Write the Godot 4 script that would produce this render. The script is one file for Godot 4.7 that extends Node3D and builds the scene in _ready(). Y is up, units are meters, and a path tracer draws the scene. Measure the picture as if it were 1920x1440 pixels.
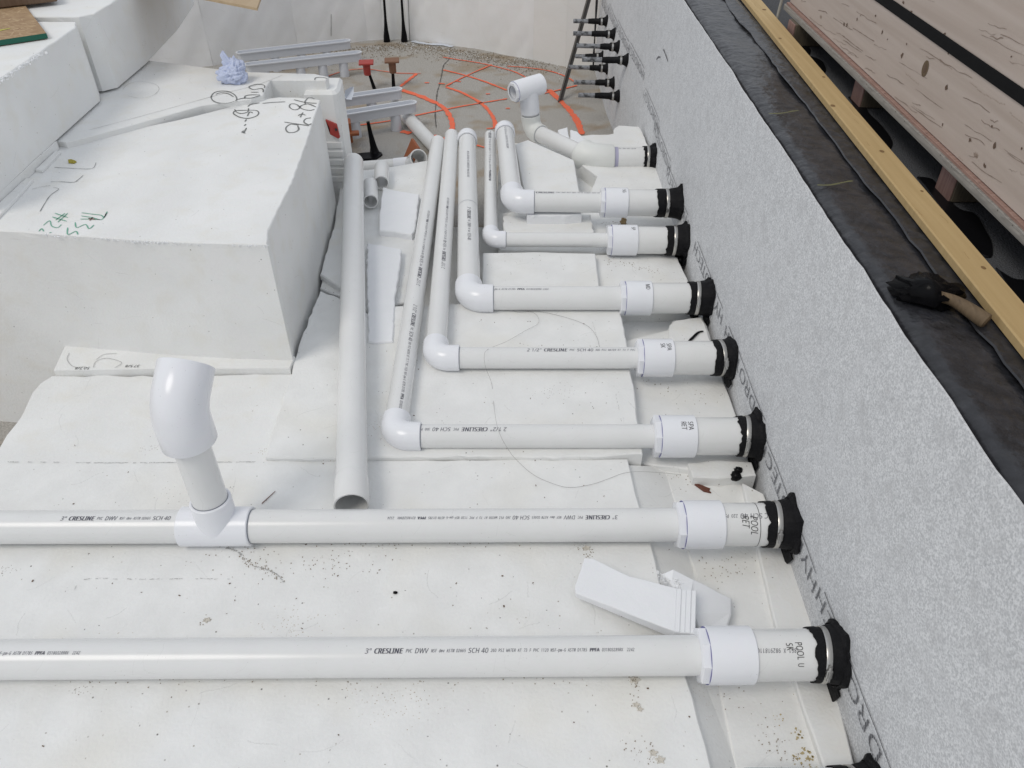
extends Node3D

var rng := RandomNumberGenerator.new()
var nz := FastNoiseLite.new()
var M := {}
var names := {}
var font: SystemFont
var serif: SystemFont

# ---------------------------------------------------------------- mesh buffer
class MB:
	var v := PackedVector3Array()
	var n := PackedVector3Array()
	func tri(a: Vector3, b: Vector3, c: Vector3, na: Vector3, nb: Vector3, nc: Vector3) -> void:
		var g := (c - a).cross(b - a)
		if g.length_squared() < 1e-16:
			return
		if g.dot(na + nb + nc) < 0.0:
			v.append(a); v.append(c); v.append(b)
			n.append(na); n.append(nc); n.append(nb)
		else:
			v.append(a); v.append(b); v.append(c)
			n.append(na); n.append(nb); n.append(nc)
	func flat(a: Vector3, b: Vector3, c: Vector3, hint: Vector3) -> void:
		var g := (c - a).cross(b - a).normalized()
		if g.dot(hint) < 0.0:
			g = -g
		tri(a, b, c, g, g, g)
	func quad(a: Vector3, b: Vector3, c: Vector3, d: Vector3, hint: Vector3) -> void:
		flat(a, b, c, hint); flat(a, c, d, hint)
	func box(c: Vector3, s: Vector3, bs := Basis.IDENTITY, ch := 0.0) -> void:
		# box with chamfered edges
		var h := s * 0.5
		for ax in 3:
			for sg in [-1.0, 1.0]:
				var e := [Vector3.ZERO, Vector3.ZERO, Vector3.ZERO]
				var u := (ax + 1) % 3
				var w := (ax + 2) % 3
				var nn := Vector3.ZERO
				nn[ax] = sg
				var q := []
				for k in [[-1, -1], [1, -1], [1, 1], [-1, 1]]:
					var p := Vector3.ZERO
					p[ax] = sg * h[ax]
					p[u] = k[0] * (h[u] - ch)
					p[w] = k[1] * (h[w] - ch)
					q.append(c + bs * p)
				quad(q[0], q[1], q[2], q[3], bs * nn)
				if ch > 0.0:
					for k in [-1.0, 1.0]:
						var p1 := Vector3.ZERO; var p2 := Vector3.ZERO
						p1[ax] = sg * h[ax]; p1[u] = k * (h[u] - ch)
						p2[ax] = sg * (h[ax] - ch); p2[u] = k * h[u]
						var a1 := p1; var a2 := p1; var b1 := p2; var b2 := p2
						a1[w] = -(h[w] - ch); a2[w] = h[w] - ch
						b1[w] = -(h[w] - ch); b2[w] = h[w] - ch
						var hn := Vector3.ZERO
						hn[ax] = sg; hn[u] = k
						quad(c + bs * a1, c + bs * a2, c + bs * b2, c + bs * b1, bs * hn)
				e.clear()
		if ch > 0.0:
			for sx in [-1.0, 1.0]:
				for sy in [-1.0, 1.0]:
					for sz in [-1.0, 1.0]:
						var d := Vector3(sx, sy, sz)
						flat(c + bs * (d * Vector3(h.x, h.y - ch, h.z - ch)), c + bs * (d * Vector3(h.x - ch, h.y, h.z - ch)), c + bs * (d * Vector3(h.x - ch, h.y - ch, h.z)), bs * d)
	func mesh(m: Material) -> ArrayMesh:
		var am := ArrayMesh.new()
		var arr := []
		arr.resize(Mesh.ARRAY_MAX)
		arr[Mesh.ARRAY_VERTEX] = v
		arr[Mesh.ARRAY_NORMAL] = n
		am.add_surface_from_arrays(Mesh.PRIMITIVE_TRIANGLES, arr)
		am.surface_set_material(0, m)
		return am

# ---------------------------------------------------------------- node helpers
func numbered(called: String) -> String:
	if not names.has(called):
		names[called] = 0
		return called
	names[called] += 1
	return "%s_%03d" % [called, names[called]]

func tag(o: Node3D, label: String, category: String, group := "", kind := "") -> Node3D:
	if label: o.set_meta("label", label)
	if category: o.set_meta("category", category)
	if group: o.set_meta("group", group)
	if kind: o.set_meta("kind", kind)
	return o

func thing(called: String, label: String, category: String, group := "") -> Node3D:
	var o := Node3D.new()
	o.name = numbered(called)
	add_child(o)
	return tag(o, label, category, group)

func part(b: MB, called: String, m: Material, parent: Node3D) -> MeshInstance3D:
	var o := MeshInstance3D.new()
	o.name = called
	o.mesh = b.mesh(m)
	parent.add_child(o, true)
	return o

func solid(b: MB, called: String, m: Material, label: String, category: String, group := "") -> MeshInstance3D:
	var o := MeshInstance3D.new()
	o.name = numbered(called)
	o.mesh = b.mesh(m)
	add_child(o)
	tag(o, label, category, group)
	return o

func struct(b: MB, called: String, m: Material) -> MeshInstance3D:
	var o := MeshInstance3D.new()
	o.name = numbered(called)
	o.mesh = b.mesh(m)
	add_child(o)
	o.set_meta("kind", "structure")
	return o

# ---------------------------------------------------------------- shapes
func frames(pts: Array) -> Array:
	var out := []
	var t0: Vector3 = (pts[1] - pts[0]).normalized()
	var u := t0.cross(Vector3.UP)
	if u.length() < 0.05:
		u = t0.cross(Vector3.BACK)
	u = u.normalized()
	var last := t0
	for i in pts.size():
		var t: Vector3
		if i == 0: t = t0
		elif i == pts.size() - 1: t = (pts[i] - pts[i - 1]).normalized()
		else: t = ((pts[i] - pts[i - 1]).normalized() + (pts[i + 1] - pts[i]).normalized()).normalized()
		if t.length() < 0.5: t = last
		u = (u - t * u.dot(t)).normalized()
		out.append([t, u, t.cross(u).normalized()])
		last = t
	return out

# round tube along pts with a radius at each point; points may coincide to make a step
func tube(b: MB, pts: Array, rad: Array, sides := 32, caps := 0, rough := 0.0, phase := 0.0) -> void:
	var clean := []
	for i in pts.size():
		if i == 0 or (pts[i] - clean[clean.size() - 1]).length() > 1e-5:
			clean.append(pts[i])
	var fr := frames(clean)
	var map := []
	var j := -1
	for i in pts.size():
		if i == 0 or (pts[i] - pts[i - 1]).length() > 1e-5: j += 1
		map.append(j)
	var rings := []
	for i in pts.size():
		var f = fr[map[i]]
		var ring := []
		for k in sides:
			var a := TAU * k / sides + phase
			var d: Vector3 = f[1] * cos(a) + f[2] * sin(a)
			var r: float = rad[i]
			if rough > 0.0:
				r *= 1.0 + rough * nz.get_noise_3d(i * 31.0 + pts[0].x * 300.0, cos(a) * 60.0 + pts[0].z * 300.0, sin(a) * 60.0)
			ring.append(pts[i] + d * r)
		rings.append(ring)
	# segment slopes
	var seg := []
	for i in pts.size() - 1:
		var dl: float = (pts[i + 1] - pts[i]).length()
		var dr: float = rad[i + 1] - rad[i]
		seg.append(Vector2(dl, -dr).normalized() if dl + absf(dr) > 1e-7 else Vector2(1, 0))
	for i in pts.size() - 1:
		var s0: Vector2 = seg[i]
		var na2 := s0
		var nb2 := s0
		if i > 0 and seg[i - 1].dot(s0) > 0.75: na2 = (s0 + seg[i - 1]).normalized()
		if i < seg.size() - 1 and seg[i + 1].dot(s0) > 0.75: nb2 = (s0 + seg[i + 1]).normalized()
		var f0 = fr[map[i]]
		var f1 = fr[map[i + 1]]
		for k in sides:
			var k2 := (k + 1) % sides
			var a0 := TAU * k / sides + phase
			var a1 := TAU * (k + 1) / sides + phase
			var d00: Vector3 = f0[1] * cos(a0) + f0[2] * sin(a0)
			var d01: Vector3 = f0[1] * cos(a1) + f0[2] * sin(a1)
			var d10: Vector3 = f1[1] * cos(a0) + f1[2] * sin(a0)
			var d11: Vector3 = f1[1] * cos(a1) + f1[2] * sin(a1)
			if sides < 12:
				var am := (a0 + a1) * 0.5
				d00 = f0[1] * cos(am) + f0[2] * sin(am); d01 = d00
				d10 = f1[1] * cos(am) + f1[2] * sin(am); d11 = d10
			var n00: Vector3 = (d00 * na2.x + f0[0] * na2.y).normalized()
			var n01: Vector3 = (d01 * na2.x + f0[0] * na2.y).normalized()
			var n10: Vector3 = (d10 * nb2.x + f1[0] * nb2.y).normalized()
			var n11: Vector3 = (d11 * nb2.x + f1[0] * nb2.y).normalized()
			b.tri(rings[i][k], rings[i][k2], rings[i + 1][k2], n00, n01, n11)
			b.tri(rings[i][k], rings[i + 1][k2], rings[i + 1][k], n00, n11, n10)
	if caps & 1:
		for k in sides: b.flat(pts[0], rings[0][k], rings[0][(k + 1) % sides], -fr[0][0])
	if caps & 2:
		var e := pts.size() - 1
		for k in sides: b.flat(pts[e], rings[e][k], rings[e][(k + 1) % sides], fr[fr.size() - 1][0])

# pipe wall with an inside, open at both ends
func pipe(b: MB, a: Vector3, c: Vector3, r: float, t := 0.0055, sides := 40) -> void:
	var d := (c - a).normalized() * 0.0012
	tube(b, [a, a + d, c - d, c], [r - 0.0012, r, r, r - 0.0012], sides)
	var bi := MB.new()
	tube(bi, [a, c], [r - t, r - t], sides)
	for i in bi.n.size(): bi.n[i] = -bi.n[i]
	for i in range(0, bi.v.size(), 3):
		b.tri(bi.v[i], bi.v[i + 1], bi.v[i + 2], bi.n[i], bi.n[i + 1], bi.n[i + 2])
	ring_cap(b, a, -d.normalized(), r - t, r - 0.0012, sides)
	ring_cap(b, c, d.normalized(), r - t, r - 0.0012, sides)

func ring_cap(b: MB, p: Vector3, nn: Vector3, r0: float, r1: float, sides := 40) -> void:
	var f = frames([p, p + nn])[0]
	for k in sides:
		var a0 := TAU * k / sides
		var a1 := TAU * (k + 1) / sides
		var d0: Vector3 = f[1] * cos(a0) + f[2] * sin(a0)
		var d1: Vector3 = f[1] * cos(a1) + f[2] * sin(a1)
		b.quad(p + d0 * r0, p + d0 * r1, p + d1 * r1, p + d1 * r0, nn)

# list of points of a rounded corner between two straight legs
func bend(a: Vector3, corner: Vector3, c: Vector3, r: float, steps := 10) -> Array:
	var u := (a - corner).normalized()
	var w := (c - corner).normalized()
	var ang := u.angle_to(w)
	var tl := r / tan(ang * 0.5)
	var p0 := corner + u * tl
	var cen := corner + (u + w).normalized() * (r / sin(ang * 0.5))
	var out := []
	var sweep := PI - ang
	var e0 := (p0 - cen).normalized()
	var axis := e0.cross((corner + w * tl - cen).normalized()).normalized()
	for i in steps + 1:
		out.append(cen + e0.rotated(axis, sweep * i / steps) * r)
	return out

func smooth_path(p: Array, per := 6) -> Array:
	var out := []
	for i in p.size() - 1:
		var p0: Vector3 = p[max(i - 1, 0)]
		var p1: Vector3 = p[i]
		var p2: Vector3 = p[i + 1]
		var p3: Vector3 = p[min(i + 2, p.size() - 1)]
		for k in per:
			out.append(p1.cubic_interpolate(p2, p0, p3, float(k) / per))
	out.append(p[p.size() - 1])
	return out

# foam slab: outline with its own height at each corner, straight sides down to y0
func slab(b: MB, top: Array, y0: float, jag := 0.0, step := 0.03, ch := 0.004, tex := 0.0) -> void:
	var pts := []
	var calm := []
	for i in top.size():
		var p: Vector3 = top[i]
		var q: Vector3 = top[(i + 1) % top.size()]
		var cnt: int = max(1, int(p.distance_to(q) / step)) if jag > 0.0 else 1
		var side := Vector3(q.z - p.z, 0, p.x - q.x).normalized()
		for k in cnt:
			var x := p.lerp(q, float(k) / cnt)
			calm.append(x)
			if jag > 0.0 and k > 0:
				x += side * jag * (nz.get_noise_2d(x.x * 900.0, x.z * 900.0) + 0.7 * rng.randf_range(-0.6, 0.6))
			pts.append(x)
	var area := 0.0
	for i in pts.size():
		var p: Vector3 = pts[i]
		var q: Vector3 = pts[(i + 1) % pts.size()]
		area += p.x * q.z - q.x * p.z
	var sg := 1.0 if area > 0.0 else -1.0
	var nrm := []
	for i in pts.size():
		var a: Vector3 = pts[i] - pts[(i - 1 + pts.size()) % pts.size()]
		var c: Vector3 = pts[(i + 1) % pts.size()] - pts[i]
		var e := (Vector3(a.z, 0, -a.x).normalized() + Vector3(c.z, 0, -c.x).normalized()).normalized() * sg
		nrm.append(e)
	var inner := PackedVector2Array()
	var ring := []
	for i in pts.size():
		var p: Vector3 = pts[i] - nrm[i] * ch
		ring.append(p)
		inner.append(Vector2(p.x, p.z))
	var idx := Geometry2D.triangulate_polygon(inner)
	for i in range(0, idx.size(), 3):
		b.flat(ring[idx[i]], ring[idx[i + 1]], ring[idx[i + 2]], Vector3.UP)
	for i in pts.size():
		var j := (i + 1) % pts.size()
		var s0: Vector3 = pts[i] - Vector3(0, ch, 0)
		var s1: Vector3 = pts[j] - Vector3(0, ch, 0)
		var out: Vector3 = nrm[i] + nrm[j]
		b.quad(ring[i], ring[j], s1, s0, out + Vector3.UP)
		var m0: Vector3 = calm[i] - nrm[i] * 0.0
		var m1: Vector3 = calm[j]
		var drop := minf(jag * 3.0 + 0.004, (pts[i].y - ch - y0) * 0.7)
		m0.y = pts[i].y - ch - drop
		m1.y = pts[j].y - ch - minf(jag * 3.0 + 0.004, (pts[j].y - ch - y0) * 0.7)
		b.quad(s0, s1, m1, m0, out)
		b.quad(m0, m1, Vector3(calm[j].x, y0, calm[j].z), Vector3(calm[i].x, y0, calm[i].z), out)
	var low := PackedVector2Array()
	for p in calm: low.append(Vector2(p.x, p.z))
	idx = Geometry2D.triangulate_polygon(low)
	for i in range(0, idx.size(), 3):
		var a := low[idx[i]]; var c := low[idx[i + 1]]; var d := low[idx[i + 2]]
		b.flat(Vector3(a.x, y0, a.y), Vector3(c.x, y0, c.y), Vector3(d.x, y0, d.y), Vector3.DOWN)

# flat painted or drawn stroke lying on a surface with normal up
func stroke(b: MB, pts: Array, w: float, up := Vector3.UP, ragged := 0.0, lift := 0.0015, per := 5) -> void:
	var p := smooth_path(pts, per)
	var l := []
	var r := []
	for i in p.size():
		var t: Vector3 = (p[min(i + 1, p.size() - 1)] - p[max(i - 1, 0)]).normalized()
		var s := t.cross(up).normalized()
		var ww := w * (1.0 + ragged * 1.6 * nz.get_noise_2d(p[i].x * 800.0, p[i].z * 800.0 + p[i].y * 300.0)) * (0.55 if i == 0 or i == p.size() - 1 else 1.0)
		l.append(p[i] + s * ww * 0.5 + up * lift)
		r.append(p[i] - s * ww * (0.5 + ragged * 0.8 * nz.get_noise_2d(p[i].x * 1100.0 + 70.0, p[i].z * 1100.0)) + up * lift)
	for i in p.size() - 1:
		b.quad(l[i], l[i + 1], r[i + 1], r[i], up)

func blob(b: MB, c: Vector3, s: Vector3, rough := 0.35, seed_v := 0, sides := 12, rows := 7) -> void:
	var ring := []
	for i in rows + 1:
		var row := []
		var th := PI * i / rows
		for k in sides:
			var ph := TAU * k / sides
			var d := Vector3(sin(th) * cos(ph), cos(th), sin(th) * sin(ph))
			var r := 1.0 + rough * nz.get_noise_3d(d.x * 70.0 + seed_v * 77.0, d.y * 70.0, d.z * 70.0 + seed_v * 13.0) * 1.6
			row.append(c + d * s * r)
		ring.append(row)
	for i in rows:
		for k in sides:
			var k2 := (k + 1) % sides
			var qa: Vector3 = ring[i][k]; var qb: Vector3 = ring[i][k2]
			var qc: Vector3 = ring[i + 1][k2]; var qd: Vector3 = ring[i + 1][k]
			b.tri(qa, qb, qc, (qa - c).normalized(), (qb - c).normalized(), (qc - c).normalized())
			b.tri(qa, qc, qd, (qa - c).normalized(), (qc - c).normalized(), (qd - c).normalized())

func crumbs(b: MB, pts: Array, count: int, spread: float, size: float) -> void:
	for i in count:
		var k := rng.randi_range(0, pts.size() - 2)
		var p: Vector3 = pts[k].lerp(pts[k + 1], rng.randf())
		p += Vector3(rng.randfn(0, spread), rng.randf_range(-0.3, 0.2) * size, rng.randfn(0, spread))
		var s := size * rng.randf_range(0.3, 1.0)
		var bs := Basis.from_euler(Vector3(rng.randf() * 6.0, rng.randf() * 6.0, rng.randf() * 6.0))
		b.box(p, Vector3(s, s * rng.randf_range(0.15, 0.6), s * rng.randf_range(0.3, 1.0)), bs, s * 0.05)

# ---------------------------------------------------------------- lettering
func text_tris(t: String, height: float, f: Font, squeeze := 1.0) -> Array:
	var tm := TextMesh.new()
	tm.font = f
	tm.text = t
	tm.font_size = 32
	tm.pixel_size = height / 24.0
	tm.depth = 0.0
	tm.curve_step = 1.5
	tm.horizontal_alignment = HORIZONTAL_ALIGNMENT_LEFT
	tm.vertical_alignment = VERTICAL_ALIGNMENT_CENTER
	var out := []
	for s in tm.get_surface_count():
		var arr := tm.surface_get_arrays(s)
		var vv: PackedVector3Array = arr[Mesh.ARRAY_VERTEX]
		var ii = arr[Mesh.ARRAY_INDEX]
		if ii != null and ii.size() > 0:
			for i in ii: out.append(Vector2(vv[i].x * squeeze, vv[i].y))
		else:
			for q in vv: out.append(Vector2(q.x * squeeze, q.y))
	return out

# text wrapped on a cylinder; at = point on the axis, dir = reading direction, ang = angle of the text from straight up (towards +side)
func wrap_text(b: MB, t: String, height: float, axis0: Vector3, dir: Vector3, radius: float, facing: Vector3, turned := 0.0, f: Font = null, squeeze := 1.0, slant := 0.0) -> void:
	if f == null: f = font
	var tr := text_tris(t, height, f, squeeze)
	var up := (facing - dir * facing.dot(dir)).normalized()
	var side := up.cross(dir).normalized()
	var pts := []
	for q: Vector2 in tr:
		var w := Vector2(q.x + slant * q.y, q.y).rotated(turned)
		var a := w.y / radius
		var d := up * cos(a) + side * sin(a)
		pts.append([axis0 + dir * w.x + d * (radius + 0.0009), d])
	for i in range(0, pts.size() - 2, 3):
		b.tri(pts[i][0], pts[i + 1][0], pts[i + 2][0], pts[i][1], pts[i + 1][1], pts[i + 2][1])

func plane_text(b: MB, t: String, height: float, at: Vector3, right: Vector3, up: Vector3, f: Font = null, squeeze := 1.0) -> void:
	if f == null: f = font
	var nn := right.cross(up).normalized()
	var tr := text_tris(t, height, f, squeeze)
	for i in range(0, tr.size() - 2, 3):
		var q := []
		for k in 3: q.append(at + right * tr[i + k].x + up * tr[i + k].y)
		b.flat(q[0], q[1], q[2], nn)

# ---------------------------------------------------------------- textures and materials
func noise_img(size: int, freq: float, kind: int, oct: int, sd: int) -> PackedByteArray:
	var f := FastNoiseLite.new()
	f.noise_type = kind
	f.frequency = freq
	f.fractal_octaves = oct
	f.seed = sd
	var im := f.get_seamless_image(size, size)
	im.convert(Image.FORMAT_L8)
	return im.get_data()

func tex_of(data: PackedByteArray, size: int) -> ImageTexture:
	var im := Image.create_from_data(size, size, false, Image.FORMAT_RGB8, data)
	im.generate_mipmaps()
	return ImageTexture.create_from_image(im)

func normal_of(data: PackedByteArray, size: int, strength: float) -> ImageTexture:
	var im := Image.create_from_data(size, size, false, Image.FORMAT_L8, data)
	im.convert(Image.FORMAT_RGBA8)
	im.bump_map_to_normal_map(strength)
	im.generate_mipmaps()
	return ImageTexture.create_from_image(im)

# blend of colours by two noise layers, with specks, as a tiling colour texture
func mottled(size: int, a: Color, c: Color, d: Color, n1: PackedByteArray, n2: PackedByteArray, k1: float, k2: float) -> PackedByteArray:
	var out := PackedByteArray()
	out.resize(size * size * 3)
	for i in size * size:
		var t := clampf((n1[i] / 255.0 - 0.5) * k1 + 0.5, 0.0, 1.0)
		var u := clampf((n2[i] / 255.0 - 0.5) * k2, 0.0, 1.0)
		var r := lerpf(lerpf(a.r, c.r, t), d.r, u)
		var g := lerpf(lerpf(a.g, c.g, t), d.g, u)
		var bl := lerpf(lerpf(a.b, c.b, t), d.b, u)
		out[i * 3] = int(r * 255.0); out[i * 3 + 1] = int(g * 255.0); out[i * 3 + 2] = int(bl * 255.0)
	return out

func dab(data: PackedByteArray, size: int, x: int, y: int, c: Color, a: float) -> void:
	var i := (posmod(y, size) * size + posmod(x, size)) * 3
	data[i] = int(lerpf(data[i], c.r * 255.0, a))
	data[i + 1] = int(lerpf(data[i + 1], c.g * 255.0, a))
	data[i + 2] = int(lerpf(data[i + 2], c.b * 255.0, a))

func specks(data: PackedByteArray, size: int, count: int, cols: Array, big := 2) -> void:
	for i in count:
		var x := rng.randi_range(0, size - 1)
		var y := rng.randi_range(0, size - 1)
		var c: Color = cols[rng.randi_range(0, cols.size() - 1)]
		var a := rng.randf_range(0.25, 0.9)
		var w := rng.randi_range(1, big)
		var h := rng.randi_range(1, big)
		for yy in h:
			for xx in w: dab(data, size, x + xx, y + yy, c, a)

func scratches(data: PackedByteArray, size: int, count: int, col: Color, lenv: float, alpha: float) -> void:
	for i in count:
		var p := Vector2(rng.randf() * size, rng.randf() * size)
		var a := rng.randf() * TAU
		var l := rng.randf_range(0.2, 1.0) * lenv
		var k := rng.randf_range(0.3, 1.0) * alpha
		for s in int(l):
			a += rng.randf_range(-0.12, 0.12)
			p += Vector2.from_angle(a)
			dab(data, size, int(p.x), int(p.y), col, k * rng.randf_range(0.3, 1.0))

func mat(c: Color, rough: float, metal := 0.0) -> StandardMaterial3D:
	var m := StandardMaterial3D.new()
	m.albedo_color = c
	m.roughness = rough
	m.metallic = metal
	return m

func tri_mat(tex: Texture2D, metres: float, rough: float, ntex: Texture2D = null, nscale := 1.0, off := Vector3.ZERO, tint := Color.WHITE) -> StandardMaterial3D:
	var m := mat(tint, rough)
	m.albedo_texture = tex
	m.uv1_triplanar = true
	m.uv1_world_triplanar = true
	m.uv1_scale = Vector3.ONE / metres
	m.uv1_offset = off
	if ntex:
		m.normal_enabled = true
		m.normal_texture = ntex
		m.normal_scale = nscale
	return m

func lin(r: float, g: float, b: float) -> Color:
	return Color(r, g, b).linear_to_srgb()

func make_materials() -> void:
	var S := 1024
	var cl := noise_img(S, 0.012, FastNoiseLite.TYPE_SIMPLEX_SMOOTH, 4, 3)
	var cl2 := noise_img(S, 0.004, FastNoiseLite.TYPE_SIMPLEX_SMOOTH, 3, 9)
	var fine := noise_img(S, 0.12, FastNoiseLite.TYPE_SIMPLEX, 3, 5)
	var beads := noise_img(S, 0.09, FastNoiseLite.TYPE_CELLULAR, 1, 7)
	var mix := PackedByteArray()
	mix.resize(S * S)
	for i in S * S: mix[i] = int(cl[i] * 0.55 + fine[i] * 0.3 + beads[i] * 0.15)
	# white expanded foam: slightly yellowed patches, specks of dirt
	for k in 2:
		var d := mottled(S, lin(0.785, 0.79, 0.78), lin(0.84, 0.845, 0.835), lin(0.76, 0.735, 0.66), cl if k == 0 else cl2, cl2 if k == 0 else cl, 1.6, 0.9)
		specks(d, S, 520 if k == 0 else 160, [Color(0.35, 0.33, 0.30), Color(0.5, 0.46, 0.4), Color(0.25, 0.24, 0.23), Color(0.6, 0.58, 0.55)], 2)
		scratches(d, S, 110 if k == 0 else 50, Color(0.70, 0.70, 0.69), 60.0, 0.5)
		for q in (10 if k == 0 else 3):
			var cx := rng.randf() * S
			var cy := rng.randf() * S
			var col := Color(0.42, 0.39, 0.35) if rng.randf() < 0.6 else Color(0.55, 0.47, 0.36)
			var rad := rng.randf_range(8, 40)
			for j in int(rad * 2.2):
				dab(d, S, int(cx + rng.randfn(0, rad)), int(cy + rng.randfn(0, rad * 0.5)), col, rng.randf_range(0.3, 0.9))
		M["foam" if k == 0 else "foam_clean"] = tri_mat(tex_of(d, S), 1.7, 0.75, normal_of(mix, S, 2.2), 0.5, Vector3(0.31, 0.1, 0.57))
	var fresh := mottled(S, lin(0.82, 0.835, 0.855), lin(0.85, 0.86, 0.88), lin(0.83, 0.84, 0.86), cl, cl2, 1.2, 0.5)
	M["foam_fresh"] = tri_mat(tex_of(fresh, S), 1.1, 0.6, normal_of(mix, S, 2.2), 0.4)
	M["crumb"] = mat(lin(0.84, 0.85, 0.86), 0.8)
	# non woven fleece on the wall
	var f1 := noise_img(S, 0.28, FastNoiseLite.TYPE_VALUE, 3, 21)
	var f2 := noise_img(S, 0.01, FastNoiseLite.TYPE_SIMPLEX_SMOOTH, 4, 22)
	var fl := mottled(S, lin(0.50, 0.51, 0.525), lin(0.77, 0.78, 0.795), lin(0.50, 0.505, 0.515), f1, f2, 1.9, 1.3)
	specks(fl, S, 2600, [Color(0.68, 0.69, 0.71), Color(0.75, 0.76, 0.78), Color(0.94, 0.94, 0.95)], 2)
	scratches(fl, S, 4200, Color(0.60, 0.61, 0.63), 18.0, 0.7)
	var fm := PackedByteArray()
	fm.resize(S * S)
	for i in S * S: fm[i] = int(f1[i] * 0.7 + f2[i] * 0.3)
	M["fleece"] = tri_mat(tex_of(fl, S), 0.85, 0.95, normal_of(fm, S, 3.0), 0.55)
	# poly sheeting of the far wall
	var sh := mottled(S, lin(0.82, 0.82, 0.815), lin(0.87, 0.865, 0.86), lin(0.77, 0.745, 0.70), cl2, cl, 1.5, 0.7)
	scratches(sh, S, 60, Color(0.6, 0.59, 0.57), 120.0, 0.3)
	M["sheet"] = tri_mat(tex_of(sh, S), 2.1, 0.45, normal_of(cl2, S, 4.0), 0.8)
	M["board_panel"] = tri_mat(tex_of(sh, S), 1.7, 0.6, null, 1.0, Vector3(0.2, 0.4, 0.1), Color(0.97, 0.965, 0.955))
	# concrete with brown dust
	var cc := mottled(S, lin(0.32, 0.305, 0.28), lin(0.46, 0.44, 0.41), lin(0.31, 0.245, 0.175), fine, cl2, 1.9, 2.2)
	specks(cc, S, 5200, [Color(0.40, 0.38, 0.36), Color(0.74, 0.72, 0.68), Color(0.5, 0.43, 0.36)], 2)
	for q in 40:
		var cx := rng.randf() * S
		var cy := rng.randf() * S
		for j in 130: dab(cc, S, int(cx + rng.randfn(0, 30)), int(cy + rng.randfn(0, 16)), Color(0.50, 0.42, 0.33), 0.5)
	M["concrete"] = tri_mat(tex_of(cc, S), 1.5, 0.9, normal_of(mix, S, 4.0), 0.8)
	# black membrane, fine creases
	var w1 := noise_img(S, 0.010, FastNoiseLite.TYPE_SIMPLEX_SMOOTH, 4, 31)
	var bm := mottled(S, lin(0.015, 0.0155, 0.018), lin(0.031, 0.032, 0.038), lin(0.062, 0.064, 0.070), w1, cl, 2.0, 1.4)
	scratches(bm, S, 320, Color(0.42, 0.42, 0.43), 40.0, 0.28)
	scratches(bm, S, 300, Color(0.06, 0.06, 0.07), 50.0, 0.8)
	M["membrane"] = tri_mat(tex_of(bm, S), 0.6, 0.5, normal_of(w1, S, 7.0), 1.0)
	M["tar"] = mat(lin(0.006, 0.006, 0.007), 0.28)
	M["rubber"] = tri_mat(tex_of(mottled(S, lin(0.007, 0.007, 0.008), lin(0.016, 0.016, 0.018), lin(0.03, 0.03, 0.03), fine, cl, 1.5, 0.7), S), 0.4, 0.55, normal_of(cl, S, 6.0), 0.9)
	var gt := mottled(S, lin(0.075, 0.077, 0.083), lin(0.11, 0.113, 0.12), lin(0.11, 0.11, 0.11), fine, cl, 1.4, 0.9)
	M["geotextile"] = tri_mat(tex_of(gt, S), 0.8, 0.85, normal_of(fine, S, 5.0), 0.8)
	# woods: grain runs along z
	M["lumber"] = wood_mat(lin(0.46, 0.325, 0.15), lin(0.53, 0.385, 0.19), lin(0.23, 0.12, 0.04), 0.6, 24)
	M["formply"] = wood_mat(lin(0.45, 0.375, 0.325), lin(0.53, 0.455, 0.405), lin(0.28, 0.215, 0.17), 1.2, 40, true)
	M["ply_edge"] = wood_mat(lin(0.20, 0.19, 0.175), lin(0.36, 0.34, 0.31), lin(0.05, 0.045, 0.04), 0.3, 70, true)
	M["red_edge"] = wood_mat(lin(0.26, 0.155, 0.125), lin(0.36, 0.235, 0.195), lin(0.08, 0.05, 0.045), 0.3, 20, true)
	M["block_end"] = wood_mat(lin(0.20, 0.115, 0.10), lin(0.28, 0.18, 0.155), lin(0.12, 0.05, 0.05), 0.15, 10)
	M["block_side"] = wood_mat(lin(0.08, 0.065, 0.045), lin(0.13, 0.105, 0.075), lin(0.02, 0.018, 0.015), 0.15, 30)
	M["brown_wood"] = wood_mat(lin(0.12, 0.075, 0.045), lin(0.17, 0.11, 0.07), lin(0.05, 0.03, 0.02), 0.3, 20)
	M["tan_board"] = wood_mat(lin(0.42, 0.31, 0.19), lin(0.47, 0.36, 0.23), lin(0.35, 0.25, 0.15), 0.8, 10)
	# oriented strand board
	var os := mottled(S, lin(0.30, 0.19, 0.10), lin(0.42, 0.29, 0.16), lin(0.22, 0.13, 0.07), cl, fine, 1.5, 0.5)
	for q in 2600:
		var p := Vector2(rng.randf() * S, rng.randf() * S)
		var a := rng.randfn(0.0, 0.7)
		var l := rng.randf_range(14, 60)
		var wv := rng.randi_range(3, 9)
		var tone := rng.randf_range(0.0, 1.0)
		var col := lin(0.24, 0.14, 0.07).lerp(lin(0.56, 0.42, 0.26), tone)
		for s in int(l):
			for w in wv: dab(os, S, int(p.x + cos(a) * s - sin(a) * w), int(p.y + sin(a) * s + cos(a) * w), col, 0.7)
	M["osb"] = tri_mat(tex_of(os, S), 0.75, 0.8)
	M["green"] = mat(lin(0.012, 0.115, 0.075), 0.7)
	# plastics
	var pv := mottled(S, lin(0.75, 0.755, 0.75), lin(0.78, 0.785, 0.78), lin(0.72, 0.715, 0.70), cl2, cl, 1.2, 0.5)
	specks(pv, S, 260, [Color(0.55, 0.54, 0.52), Color(0.45, 0.44, 0.42)], 2)
	scratches(pv, S, 90, Color(0.6, 0.59, 0.58), 70.0, 0.35)
	M["pvc"] = tri_mat(tex_of(pv, S), 0.8, 0.22)
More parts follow.
